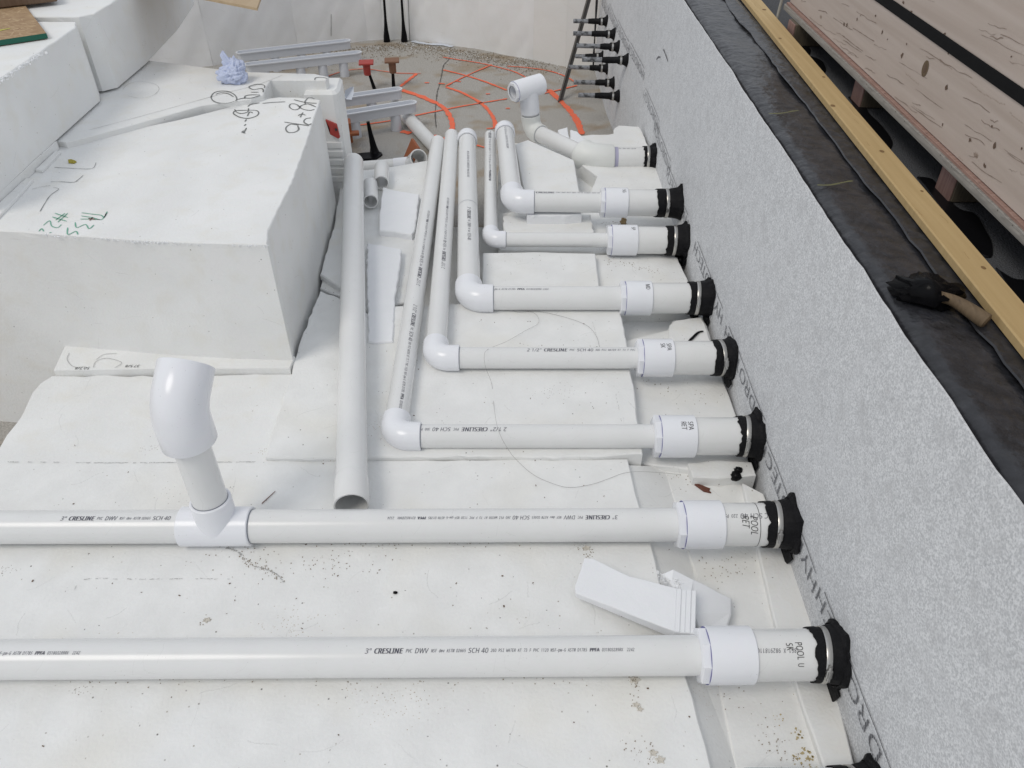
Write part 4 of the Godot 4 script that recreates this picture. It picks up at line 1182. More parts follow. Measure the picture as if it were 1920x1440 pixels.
func build_blocks() -> void:
	# big block
	var t := thing("foam_block", "big white foam block with 48 x 96 pencilled on its top", "foam block", "large foam blocks")
	var b := MB.new()
	slab(b, [Vector3(-2.4, 0.47, -2.29)] + [Vector3(-1.5894, 0.47, -2.2052), Vector3(-1.3947, 0.47, -2.1812), Vector3(-1.1676, 0.47, -2.1508), Vector3(-0.9477, 0.47, -2.1309), Vector3(-0.7492, 0.47, -2.1211), Vector3(-0.7671, 0.47, -2.2156), Vector3(-0.7678, 0.47, -2.4192), Vector3(-0.7658, 0.47, -2.5501), Vector3(-0.7879, 0.47, -2.9158), Vector3(-0.822, 0.47, -3.366), Vector3(-0.9187, 0.47, -3.3919), Vector3(-1.0052, 0.47, -3.3985), Vector3(-1.0534, 0.47, -3.379), Vector3(-1.0777, 0.47, -3.366), Vector3(-1.3552, 0.47, -3.1344), Vector3(-1.636, 0.47, -2.9471), Vector3(-1.683, 0.47, -2.8799)] + [Vector3(-1.74, 0.47, -2.84), Vector3(-2.4, 0.47, -2.84)], -0.37, 0.003, 0.025, 0.003)
	part(b, "block", M.foam_clean, t)
	b = MB.new()
	crumbs(b, [Vector3(-1.4522, 0.465, -2.1938), Vector3(-1.2591, 0.465, -2.17), Vector3(-1.1547, 0.465, -2.1565), Vector3(-1.0359, 0.465, -2.1465), Vector3(-0.8851, 0.465, -2.1366), Vector3(-0.7508, 0.465, -2.1234)], 520, 0.006, 0.007)
	crumbs(b, [Vector3(-1.1774, 0.46, -2.1689), Vector3(-1.0392, 0.46, -2.1522), Vector3(-0.8888, 0.46, -2.1455)], 220, 0.010, 0.007)
	var cr := part(b, "crumbled_edge", M.crumb, t)
	cr.set_meta("kind", "stuff")
	# handwriting on top: strokes in pencil and green pen
	b = MB.new()
	var h := 0.4715
	for l in [
		[Vector3(-0.8267, 0.4705, -3.32), Vector3(-0.879, 0.4705, -3.3327), Vector3(-0.9335, 0.4705, -3.3646)], [Vector3(-0.8457, 0.4705, -3.3711), Vector3(-0.8724, 0.4705, -3.3905), Vector3(-0.8816, 0.4705, -3.3454), Vector3(-0.8716, 0.4705, -3.3074)],
		[Vector3(-0.8206, 0.4705, -3.2763), Vector3(-0.8616, 0.4705, -3.3137), Vector3(-0.887, 0.4705, -3.2949), Vector3(-0.8905, 0.4705, -3.2579), Vector3(-0.9079, 0.4705, -3.2457), Vector3(-0.9324, 0.4705, -3.2763), Vector3(-0.936, 0.4705, -3.3137), Vector3(-0.9099, 0.4705, -3.3074), Vector3(-0.8771, 0.4705, -3.2579), Vector3(-0.8423, 0.4705, -3.2396), Vector3(-0.8225, 0.4705, -3.2518)],
		[Vector3(-0.8468, 0.4705, -3.1856), Vector3(-0.8668, 0.4705, -3.1975), Vector3(-0.8762, 0.4705, -3.1797)], [Vector3(-0.8639, 0.4705, -3.2154), Vector3(-0.8643, 0.4705, -3.1856), Vector3(-0.8638, 0.4705, -3.1621)],
		[Vector3(-0.8191, 0.4705, -3.1563), Vector3(-0.8385, 0.4705, -3.1446), Vector3(-0.8379, 0.4705, -3.1101), Vector3(-0.815, 0.4705, -3.0818), Vector3(-0.8045, 0.4705, -3.0931)], [Vector3(-0.9174, 0.4705, -3.1101), Vector3(-0.8546, 0.4705, -3.0874), Vector3(-0.8085, 0.4705, -3.0706)],
		[Vector3(-0.8523, 0.4705, -3.0762), Vector3(-0.8867, 0.4705, -3.0874), Vector3(-0.8972, 0.4705, -3.0483), Vector3(-0.8791, 0.4705, -3.0045), Vector3(-0.8539, 0.4705, -3.0045), Vector3(-0.8429, 0.4705, -3.0318), Vector3(-0.8553, 0.4705, -3.0706)],
		[Vector3(-1.1559, 0.4705, -3.2518), Vector3(-1.141, 0.4705, -3.2214), Vector3(-1.1164, 0.4705, -3.2035), Vector3(-1.0947, 0.4705, -3.2214), Vector3(-1.1013, 0.4705, -3.264)], [Vector3(-1.1084, 0.4705, -3.2825), Vector3(-1.1036, 0.4705, -3.3074), Vector3(-1.07, 0.4705, -3.3263)],
		[Vector3(-1.151, 0.4705, -3.2094), Vector3(-1.1487, 0.4705, -3.2335), Vector3(-1.1194, 0.4705, -3.2396), Vector3(-1.0662, 0.4705, -3.2396), Vector3(-1.0453, 0.4705, -3.2094), Vector3(-1.0474, 0.4705, -3.1738), Vector3(-1.074, 0.4705, -3.1504), Vector3(-1.1097, 0.4705, -3.1621), Vector3(-1.1395, 0.4705, -3.1916), Vector3(-1.151, 0.4705, -3.2094)],
		[Vector3(-1.0823, 0.4705, -3.1738), Vector3(-1.0859, 0.4705, -3.2214), Vector3(-1.0695, 0.4705, -3.2094)], [Vector3(-1.0775, 0.4705, -3.1388), Vector3(-1.0779, 0.4705, -3.1158)], [Vector3(-1.0662, 0.4705, -3.0874), Vector3(-1.0681, 0.4705, -3.0706)], [Vector3(-1.0571, 0.4705, -3.0208), Vector3(-1.0591, 0.4705, -3.0045), Vector3(-1.0437, 0.4705, -2.9937)], [Vector3(-1.0538, 0.4705, -3.0483), Vector3(-1.0513, 0.4705, -2.9991)],
		[Vector3(-1.0571, 0.4705, -3.32), Vector3(-1.0149, 0.4705, -3.3327), Vector3(-0.9643, 0.4705, -3.339)]]:
		b = MB.new()
		stroke(b, l, 0.0055, Vector3.UP, 0.25, 0.0012, 5)
		part(b, "handwriting", M.pencil, t)
	b = MB.new()
	for l in [[Vector3(-1.4013, 0.4705, -2.3263), Vector3(-1.3585, 0.4705, -2.3152), Vector3(-1.3296, 0.4705, -2.3078), Vector3(-1.3151, 0.4705, -2.2931), Vector3(-1.321, 0.4705, -2.3338)], [Vector3(-1.3936, 0.4705, -2.3041), Vector3(-1.3546, 0.4705, -2.2931), Vector3(-1.3178, 0.4705, -2.2786), Vector3(-1.3182, 0.4705, -2.3226)], [Vector3(-1.3878, 0.4705, -2.2822), Vector3(-1.3535, 0.4705, -2.2822), Vector3(-1.3212, 0.4705, -2.2786)],
		[Vector3(-1.4865, 0.4705, -2.3226), Vector3(-1.4319, 0.4705, -2.2931)], [Vector3(-1.4835, 0.4705, -2.2968), Vector3(-1.4243, 0.4705, -2.2677)], [Vector3(-1.4535, 0.4705, -2.3226), Vector3(-1.4633, 0.4705, -2.2749)], [Vector3(-1.4449, 0.4705, -2.3226), Vector3(-1.45, 0.4705, -2.2606)],
		[Vector3(-1.4861, 0.4705, -2.2392), Vector3(-1.4805, 0.4705, -2.2713), Vector3(-1.4575, 0.4705, -2.2357), Vector3(-1.4342, 0.4705, -2.2252), Vector3(-1.4318, 0.4705, -2.2463)], [Vector3(-1.3939, 0.4705, -2.2606), Vector3(-1.3736, 0.4705, -2.2252), Vector3(-1.3555, 0.4705, -2.2463), Vector3(-1.332, 0.4705, -2.2182), Vector3(-1.327, 0.4705, -2.2428)],
		[Vector3(-1.4022, 0.4705, -2.2252), Vector3(-1.3825, 0.4705, -2.1803), Vector3(-1.3665, 0.4705, -2.2008), Vector3(-1.351, 0.4705, -2.1803)], [Vector3(-1.4818, 0.4705, -2.2008), Vector3(-1.4814, 0.4705, -2.2182), Vector3(-1.4667, 0.4705, -2.2008)], [Vector3(-1.4453, 0.4705, -2.1905), Vector3(-1.4385, 0.4705, -2.194)]]:
		b = MB.new()
		stroke(b, l, 0.0035, Vector3.UP, 0.25, 0.0012, 5)
		part(b, "handwriting", M.green_ink, t)
	b = MB.new()
	stroke(b, [Vector3(-1.3524, 0.4705, -2.2713), Vector3(-1.3512, 0.4705, -2.2931), Vector3(-1.3518, 0.4705, -2.2822), Vector3(-1.3619, 0.4705, -2.2858), Vector3(-1.3383, 0.4705, -2.2786)], 0.004, Vector3.UP, 0.3, 0.0016, 5)
	part(b, "handwriting", M.red_ink, t)
	b = MB.new()
	for l in [[Vector3(-1.6479, 0.4705, -2.6766), Vector3(-1.6113, 0.4705, -2.6721), Vector3(-1.5308, 0.4705, -2.663), Vector3(-1.5058, 0.4705, -2.6721), Vector3(-1.5151, 0.4705, -2.7181)], [Vector3(-1.6072, 0.4705, -2.5576), Vector3(-1.5701, 0.4705, -2.5576), Vector3(-1.5255, 0.4705, -2.5533), Vector3(-1.5179, 0.4705, -2.579), Vector3(-1.5158, 0.4705, -2.6095)], [Vector3(-1.5403, 0.4705, -2.3338), Vector3(-1.5527, 0.4705, -2.3987), Vector3(-1.5601, 0.4705, -2.454), Vector3(-1.5531, 0.4705, -2.4988), Vector3(-1.577, 0.4705, -2.5113)], [Vector3(-1.6445, 0.4705, -2.4988), Vector3(-1.6138, 0.4705, -2.5196), Vector3(-1.5937, 0.4705, -2.528)]]:
		b = MB.new()
		stroke(b, l, 0.002, Vector3.UP, 0.5, 0.0012, 5)
		part(b, "scratch", M.pencil, t)
	# rear block, a little higher
	t = thing("foam_block", "rear foam block behind the big one, carrying the blue cloth", "foam block", "large foam blocks")
	b = MB.new()
	slab(b, [Vector3(-1.80, 0.493, -2.86), Vector3(-1.70, 0.493, -2.86)] + [Vector3(-1.6754, 0.493, -2.8493), Vector3(-1.6207, 0.493, -2.8953), Vector3(-1.2797, 0.493, -3.2387), Vector3(-1.1004, 0.493, -3.3136), Vector3(-1.0598, 0.493, -3.3586), Vector3(-1.0729, 0.493, -3.4786), Vector3(-1.0732, 0.493, -3.5482), Vector3(-0.8292, 0.493, -3.5482), Vector3(-0.8227, 0.493, -3.591), Vector3(-0.8934, 0.493, -3.6347), Vector3(-1.0036, 0.493, -3.642), Vector3(-1.1888, 0.493, -3.6568), Vector3(-1.333, 0.493, -3.6942), Vector3(-1.7102, 0.493, -3.8259)] + [Vector3(-2.4, 0.493, -3.9), Vector3(-2.4, 0.493, -2.86)], -0.37, 0.002, 0.03, 0.003)
	part(b, "block", M.foam_clean, t)
	b = MB.new()
	for l in [[Vector3(-1.1587, 0.4935, -3.2807), Vector3(-1.1851, 0.4935, -3.2558), Vector3(-1.233, 0.4935, -3.2682), Vector3(-1.268, 0.4935, -3.3186), Vector3(-1.2761, 0.4935, -3.3767), Vector3(-1.2563, 0.4935, -3.403), Vector3(-1.2178, 0.4935, -3.3964), Vector3(-1.1796, 0.4935, -3.3571), Vector3(-1.1566, 0.4935, -3.3059), Vector3(-1.1565, 0.4935, -3.2807)], [Vector3(-1.1571, 0.4935, -3.2996), Vector3(-1.1286, 0.4935, -3.3186), Vector3(-1.1016, 0.4935, -3.3186), Vector3(-1.0691, 0.4935, -3.3507)], [Vector3(-1.1247, 0.4935, -3.3122), Vector3(-1.1308, 0.4935, -3.3442), Vector3(-1.1115, 0.4935, -3.3571), Vector3(-1.0707, 0.4935, -3.3571)], [Vector3(-1.1199, 0.4935, -3.3898), Vector3(-1.0857, 0.4935, -3.3898)], [Vector3(-1.0735, 0.4935, -3.4431), Vector3(-1.0841, 0.4935, -3.4771), Vector3(-1.1156, 0.4935, -3.4909), Vector3(-1.1407, 0.4935, -3.4703), Vector3(-1.1424, 0.4935, -3.4499), Vector3(-1.117, 0.4935, -3.423), Vector3(-1.0857, 0.4935, -3.4364), Vector3(-1.07, 0.4935, -3.4097), Vector3(-1.0674, 0.4935, -3.3898)],
		[Vector3(-0.8762, 0.4935, -3.5467), Vector3(-0.877, 0.4935, -3.5751), Vector3(-0.8545, 0.4935, -3.5823), Vector3(-0.8232, 0.4935, -3.568)], [Vector3(-1.2631, 0.4935, -3.3636), Vector3(-1.2461, 0.4935, -3.3832), Vector3(-1.2104, 0.4935, -3.3702), Vector3(-1.177, 0.4935, -3.3314)]]:
		b = MB.new()
		stroke(b, l, 0.0055, Vector3.UP, 0.25, 0.0012, 5)
		part(b, "handwriting", M.pencil, t)
	b = MB.new()
	stroke(b, [Vector3(-1.6366, 0.4935, -2.9678), Vector3(-1.5107, 0.4935, -3.0895), Vector3(-1.3834, 0.4935, -3.219), Vector3(-1.2305, 0.4935, -3.3767), Vector3(-1.1191, 0.4935, -3.4771), Vector3(-1.0329, 0.4935, -3.6112)], 0.0022, Vector3.UP, 0.4, 0.0012, 6)
	part(b, "pencil_mark", M.fine_pencil, t)
	b = MB.new()
	stroke(b, [Vector3(-1.6284, 0.4935, -3.3442), Vector3(-1.5692, 0.4935, -3.3186), Vector3(-1.5266, 0.4935, -3.3442), Vector3(-1.5246, 0.4935, -3.423), Vector3(-1.5669, 0.4935, -3.4909), Vector3(-1.6452, 0.4935, -3.5256), Vector3(-1.6839, 0.4935, -3.4909), Vector3(-1.6812, 0.4935, -3.423)], 0.0016, Vector3.UP, 0.4, 0.0012, 6)
	part(b, "pencil_mark", M.fine_pencil, t)
	# fluted lower block with interlocking ribs on its side
	t = thing("fluted_foam_block", "fluted white foam block beside the red clip and grey channels", "foam block", "large foam blocks")
	b = MB.new()
	var x1 := -0.795
	slab(b, [Vector3(-0.93, 0.45, -3.522), Vector3(-0.80, 0.45, -3.522), Vector3(-0.782, 0.45, -3.535), Vector3(-0.776, 0.45, -3.575), Vector3(-0.79, 0.45, -3.72), Vector3(-0.93, 0.45, -3.72)], -0.37, 0.0, 0.03, 0.014)
	part(b, "block", M.foam_clean, t)
	for k in 5:
		b = MB.new()
		b.box(Vector3(-0.828, 0.205 - 0.042 * k, -3.524), Vector3(0.078, 0.034, 0.016), Basis.IDENTITY, 0.005)
		part(b, "rib", M.foam_clean, t)
	# tall side blocks
	t = thing("foam_block", "tall foam block at the left edge, under the green edged board", "foam block", "large foam blocks")
	b = MB.new()
	slab(b, [Vector3(-1.692, 0.79, -2.30), Vector3(-1.704, 0.79, -2.66), Vector3(-1.71, 0.79, -3.26), Vector3(-1.745, 0.79, -3.34), Vector3(-2.9, 0.79, -3.36), Vector3(-2.9, 0.79, -2.36)], 0.503, 0.004, 0.02, 0.003)
	part(b, "block", M.foam_clean, t)
	b = MB.new()
	crumbs(b, [Vector3(-1.70, 0.785, -2.15), Vector3(-1.705, 0.785, -2.68), Vector3(-1.71, 0.785, -2.95)], 420, 0.009, 0.009)
	cr = part(b, "crumbled_edge", M.crumb, t)
	cr.set_meta("kind", "stuff")
	t = thing("foam_block", "tall foam block with rounded corner beyond the left edge block", "foam block", "large foam blocks")
	b = MB.new()
	slab(b, [Vector3(-1.745, 0.80, -3.375), Vector3(-1.70, 0.80, -3.42), Vector3(-1.695, 0.80, -3.75), Vector3(-1.73, 0.80, -4.3), Vector3(-1.80, 0.80, -4.8), Vector3(-2.9, 0.80, -4.8), Vector3(-2.9, 0.80, -3.375)], 0.503, 0.003, 0.02, 0.003)
	part(b, "block", M.foam_clean, t)
	# ledge carrying the tall block, and strips lying in the slot beside it
	b = MB.new()
	slab(b, [Vector3(-1.696, 0.502, -2.305), Vector3(-1.702, 0.502, -2.84), Vector3(-2.4, 0.502, -2.84), Vector3(-2.4, 0.502, -2.37)], 0.471, 0.0, 0.05, 0.001)
	solid(b, "foam_strip", M.foam, "foam packing sheet under the tall left block", "foam strip")
	b = MB.new()
	slab(b, [Vector3(-1.694, 0.480, -2.235), Vector3(-1.645, 0.480, -2.228), Vector3(-1.655, 0.480, -2.42), Vector3(-1.668, 0.480, -2.56), Vector3(-1.695, 0.480, -2.57)], 0.4706, 0.002, 0.02, 0.002)
	solid(b, "foam_strip", M.foam, "narrow foam strip lying in the slot beside the tall left block", "foam strip")
	b = MB.new()
	slab(b, [Vector3(-1.697, 0.480, -2.64), Vector3(-1.668, 0.480, -2.63), Vector3(-1.677, 0.480, -2.80), Vector3(-1.699, 0.480, -2.80)], 0.4706, 0.002, 0.02, 0.002)
	solid(b, "foam_strip", M.foam, "short foam strip by the yellow leaf in the slot beside the tall block", "foam strip")
	# red clip on the fluted side
	t = thing("clip", "red plastic clip fixed to the corner of the fluted foam", "clip")
	b = MB.new()
	var zc := -3.47
	var cp := [Vector3(-0.8467, 0.3281, -3.508), Vector3(-0.8239, 0.3183, -3.508), Vector3(-0.799, 0.306, -3.508), Vector3(-0.7928, 0.246, -3.508), Vector3(-0.8009, 0.241, -3.508), Vector3(-0.8348, 0.2611, -3.508), Vector3(-0.8328, 0.2911, -3.508)]
	for i in range(1, cp.size() - 1): b.flat(cp[0], cp[i], cp[i + 1], Vector3.BACK)
	for i in cp.size():
		var p: Vector3 = cp[i]
		var q: Vector3 = cp[(i + 1) % cp.size()]
		b.quad(p, q, q + Vector3(0, 0, -0.012), p + Vector3(0, 0, -0.012), (p + q) * 0.5 - Vector3(-0.8193, 0.2837, -3.508))
	for i in range(1, cp.size() - 1): b.flat(cp[0] + Vector3(0, 0, -0.012), cp[i] + Vector3(0, 0, -0.012), cp[i + 1] + Vector3(0, 0, -0.012), Vector3.FORWARD)
	part(b, "plate", M.red_plastic, t)
	b = MB.new()
	tube(b, [Vector3(-0.8047, 0.2837, -3.508), Vector3(-0.8028, 0.2868, -3.5)], [0.006, 0.006], 12, 2)
	part(b, "rivet", M.marker, t)
	# boards lying on the tall left blocks
	t = thing("strand_board", "strand board with green edge lying on the tall left block", "board")
	var c0 := Vector3(-1.744, 0, -3.103)
	var bs := Basis(Vector3.UP, 0.595)
	b = MB.new()
	var pts := [c0 + Vector3(0, 0.812, 0), c0 + Vector3(-0.79, 0.812, 0.535), c0 + Vector3(-1.1, 0.812, 0.08), c0 + Vector3(-0.36, 0.812, -0.53)]
	slab(b, pts, 0.794, 0.0, 0.03, 0.001)
	part(b, "sheet", M.osb, t)
	b = MB.new()
	var e0: Vector3 = pts[0]
	var e1: Vector3 = pts[1]
	var ed := (e1 - e0).normalized()
	var en := Vector3(-ed.z, 0, ed.x)
	if en.z < 0.0: en = -en
	b.quad(e0 + en * 0.002 + Vector3(0, 0.0006, 0), e1 + en * 0.002 + Vector3(0, 0.0006, 0), e1 + en * 0.002 - Vector3(0, 0.0178, 0), e0 + en * 0.002 - Vector3(0, 0.0178, 0), en)
	part(b, "painted_edge", M.green, t)
	b = MB.new()
	stroke(b, [c0 + Vector3(-0.165, 0.812, -0.06), c0 + Vector3(-0.215, 0.812, -0.01), c0 + Vector3(-0.26, 0.812, 0.02)], 0.02, Vector3.UP, 0.4, 0.0012, 4)
	part(b, "paint_mark", mat(lin(0.50, 0.47, 0.10), 0.8), t)
	b = MB.new()
	b.box(Vector3(-2.20, 0.835, -3.47), Vector3(0.6, 0.04, 0.16), Basis(Vector3.UP, 0.52), 0.004)
	solid(b, "brown_plank", M.brown_wood, "dark brown plank on the strand board in the top left corner", "plank")
	b = MB.new()
	slab(b, [Vector3(-1.044, 0.813, -3.457), Vector3(-1.84, 0.813, -3.96), Vector3(-2.0, 0.813, -4.6), Vector3(-1.20, 0.813, -4.45)], 0.802, 0.0, 0.03, 0.001)
	solid(b, "overhanging_board", M.tan_board, "tan board overhanging the far left block at the top of the picture", "board")

# ---------------------------------------------------------------- pipes
func legend(parent: Node3D, txt: Array, axis0: Vector3, dir: Vector3, r: float, facing: Vector3, hgt: float) -> void:
	# manufacturer's line: a list of [text, relative size, bold]
	var p := axis0
	for q in txt:
		var b := MB.new()
		wrap_text(b, q[0], hgt * q[1], p, dir, r, facing, 0.0, font if q[2] else serif, 0.98 if q[2] else 0.76, 0.18)
		if q[2] == 2: wrap_text(b, q[0], hgt * q[1], p + dir * 0.0013, dir, r, facing, 0.0, font, 0.98, 0.18)
		if b.v.size() == 0: continue
		var w := 0.0
		for vtx in b.v: w = maxf(w, (vtx - p).dot(dir))
		part(b, "printed_legend", M.ink, parent)
		p += dir * (w + hgt * 0.55)

func boot(at: Vector3, dir: Vector3, length: float, r: float, label: String, tilt := 0.0, tab := 0.0) -> void:
	# rubber sleeve clamped on a wall pipe, flaring into a ragged flange on the wall
	var t := thing("pipe_boot", label, "pipe boot", "black rubber boots clamped on the wall pipes")
	var b := MB.new()
	var wx := at + dir * length
	var e := at + dir * ((fleece_x(wx.y, wx.z) - 0.011 - at.x) / dir.x)
	length = (e - at).length()
	var sd := int(absf(at.z) * 1000.0)
	var n := 40
	var ring := func(p: Vector3, rr: float, rag: float, rough: float) -> Array:
		var out := []
		var f = frames([at, e])[0]
		for k in n:
			var a := TAU * k / n
			var d: Vector3 = f[1] * cos(a) + f[2] * sin(a)
			var q := nz.get_noise_3d(cos(a) * 55.0 + sd, sin(a) * 55.0, sd * 3.0)
			var q2 := nz.get_noise_3d(cos(a) * 300.0 + sd, sin(a) * 300.0, sd * 5.0)
			out.append(p + d * (rr * (1.0 + rough * q)) + dir * rag * (q + q2 * 0.8))
		return out
	var rs := [ring.call(at + dir * 0.002, r + 0.0006, 0.008, 0.0), ring.call(at + dir * 0.002, r + 0.0040, 0.008, 0.01), ring.call(at + dir * length * 0.28, r + 0.005, 0.003, 0.02), ring.call(at + dir * length * 0.36, r + 0.0035, 0.0, 0.0), ring.call(at + dir * length * 0.52, r + 0.0035, 0.0, 0.0), ring.call(at + dir * length * 0.6, r + 0.006, 0.0, 0.05), ring.call(at + dir * length * 0.85, r + 0.010, 0.006, 0.12), ring.call(e - dir * 0.014, r + 0.011, 0.0, 0.14), ring.call(e - dir * 0.008, r + 0.014, 0.0, 0.24), ring.call(e - dir * 0.005, r + 0.017, 0.0, 0.34), ring.call(e + dir * 0.010, r + 0.017, 0.0, 0.34)]
	for i in rs.size() - 1:
		for k in n:
			var k2 := (k + 1) % n
			var mid: Vector3 = (rs[i][k] + rs[i + 1][k2]) * 0.5
			var rad := mid - (at + dir * (mid - at).dot(dir))
			b.quad(rs[i][k], rs[i][k2], rs[i + 1][k2], rs[i + 1][k], rad.normalized() - dir * 0.3)
	part(b, "sleeve", M.rubber, t)
	# torn flap hanging below the flange
	if tab > 0.0:
		b = MB.new()
		var f0 := e + Vector3(-0.006, -r - 0.02, 0.015)
		var flap := [f0 + Vector3(0, 0.03, -0.05), f0 + Vector3(0, 0.02, 0.055), f0 + Vector3(-0.004, -tab * 0.4, 0.045), f0 + Vector3(-0.006, -tab, 0.01), f0 + Vector3(-0.004, -tab * 0.7, -0.02), f0 + Vector3(-0.002, -tab * 0.2, -0.045)]
		for i in range(1, flap.size() - 1):
			b.flat(flap[0], flap[i], flap[i + 1], Vector3.LEFT)
			b.flat(flap[0] + Vector3(0.004, 0, 0), flap[i] + Vector3(0.004, 0, 0), flap[i + 1] + Vector3(0.004, 0, 0), Vector3.RIGHT)
		for i in flap.size():
			b.quad(flap[i], flap[(i + 1) % flap.size()], flap[(i + 1) % flap.size()] + Vector3(0.004, 0, 0), flap[i] + Vector3(0.004, 0, 0), flap[i] - f0)
		part(b, "flap", M.rubber, t)
	# worm drive clamp
	b = MB.new()
	var c := at + dir * length * 0.44
	var cd := (dir + Vector3(0, 0.0, tilt)).normalized()
	tube(b, [c - cd * 0.0065, c - cd * 0.0065, c - cd * 0.005, c + cd * 0.005, c + cd * 0.0065, c + cd * 0.0065], [r + 0.0038, r + 0.0055, r + 0.0062, r + 0.0062, r + 0.0055, r + 0.0038], 48)
	var clamp_o := part(b, "clamp", M.steel, t)
	b = MB.new()
	var dn := Vector3(0, 0.35, 0.94)
	dn = (dn - cd * dn.dot(cd)).normalized()
	var side := cd.cross(dn).normalized()
	var hb := Basis(cd, dn, side)
	b.box(c + dn * (r + 0.010), Vector3(0.013, 0.009, 0.022), hb, 0.002)
	tube(b, [c + dn * (r + 0.011) - side * 0.020, c + dn * (r + 0.011) + side * 0.018], [0.0042, 0.0042], 12, 3)
	part(b, "screw", M.steel, clamp_o)

func coupling(parent: Node3D, a: Vector3, c: Vector3, r_small: float, spin := 0.0) -> void:
	# a 4 inch coupling with an octagonal reducing bushing on its near end
	var dir := (c - a).normalized()
	var R := 0.0645
	var b := MB.new()
	tube(b, [a, a, a + dir * 0.002, c - dir * 0.002, c, c], [0.052, R - 0.002, R, R, R - 0.002, 0.057], 48)
	part(b, "coupling", M.fitting, parent)
	b = MB.new()
	var p0 := a - dir * 0.019
	tube(b, [p0, p0, p0 + dir * 0.003, a - dir * 0.0005], [r_small + 0.0005, R - 0.006, R - 0.0005, R - 0.0005], 8, 0, 0.0, spin)
	var bo := part(b, "bushing", M.fitting, parent)
	b = MB.new()
	tube(b, [a - dir * 0.0010, a - dir * 0.0010, a + dir * 0.0002, a + dir * 0.0002], [R - 0.006, R - 0.0010, R - 0.0010, R - 0.006], 48)
	part(b, "primer_line", M.primer, bo)

func elbow(parent: Node3D, corner: Vector3, a: Vector3, c: Vector3, r: float, leg: float, turn_r: float, m: Material, seam_r: float) -> void:
	var u := (a - corner).normalized()
	var w := (c - corner).normalized()
	var arc := bend(a, corner, c, turn_r, 12)
	var p0 := corner + u * leg
	var p1 := corner + w * leg
	var pts := [p0, p0, p0 - u * 0.0018] + arc + [p1 - w * 0.0018, p1, p1]
	var rad := [seam_r, r - 0.0018, r]
	for i in arc.size(): rad.append(r)
	rad += [r, r - 0.0018, seam_r]
	var b := MB.new()
	tube(b, pts, rad, 40)
	var o := part(b, "elbow", m, parent)
	# thin dark glue seam where the pipe enters
	for k in [[p0, u], [p1, w]]:
		b = MB.new()
		tube(b, [k[0], k[0] + k[1] * 0.0016], [seam_r + 0.0010, seam_r + 0.0008], 40)
		part(b, "glue_seam", M.seam, o)

func run(label: String, corner: Vector3, far_end: Vector3, wall_pt: Vector3, cx: Array, r: float, hub: float, leg: float, spin: float, capped: bool) -> Array:
	# one glued run: long leg, elbow, short leg, coupling, 4 inch stub
	var t := thing("pipe_run", label, "pipe", "white plastic pipe runs entering the wall")
	var dir := (wall_pt - corner).normalized()
	var back := (far_end - corner).normalized()
	var on := func(x: float) -> Vector3: return corner + dir * ((x - corner.x) / dir.x)
	var b := MB.new()
	pipe(b, corner + back * leg * 0.5, far_end, r)
	var long_leg := part(b, "pipe", M.pvc, t)
	b = MB.new()
	var c0: Vector3 = on.call(cx[0])
	var c1: Vector3 = on.call(cx[1])
	var c2: Vector3 = on.call(cx[2])
	var c3: Vector3 = on.call(cx[3])
	pipe(b, corner + dir * leg * 0.5, c0 + dir * 0.01, r)
	var short_leg := part(b, "pipe", M.pvc, t)
	elbow(t, corner, far_end, wall_pt, hub, leg, hub * 1.08, M.fitting, r)
	coupling(t, c0, c1, r, spin)
	b = MB.new()
	pipe(b, c1 - dir * 0.01, c3 + dir * 0.02, 0.0572)
	var stub := part(b, "wall_pipe", M.pvc, t)
	if capped:
		b = MB.new()
		var ce := far_end - back * 0.062
		tube(b, [ce, ce, ce + back * 0.002, far_end - back * 0.006, far_end + back * 0.004, far_end + back * 0.008], [r, hub - 0.002, hub - 0.0005, hub - 0.0005, hub - 0.004, hub - 0.02], 40, 2)
		var cap := part(b, "cap", M.fitting, t)
		b = MB.new()
		tube(b, [ce - back * 0.0016, ce], [r + 0.0009, r + 0.0011], 40)
		part(b, "glue_seam", M.seam, cap)
	return [t, long_leg, short_leg, stub, dir, back, c0, c1, c2, c3]

const R3 := 0.0445
const R25 := 0.0365
const R2 := 0.0302

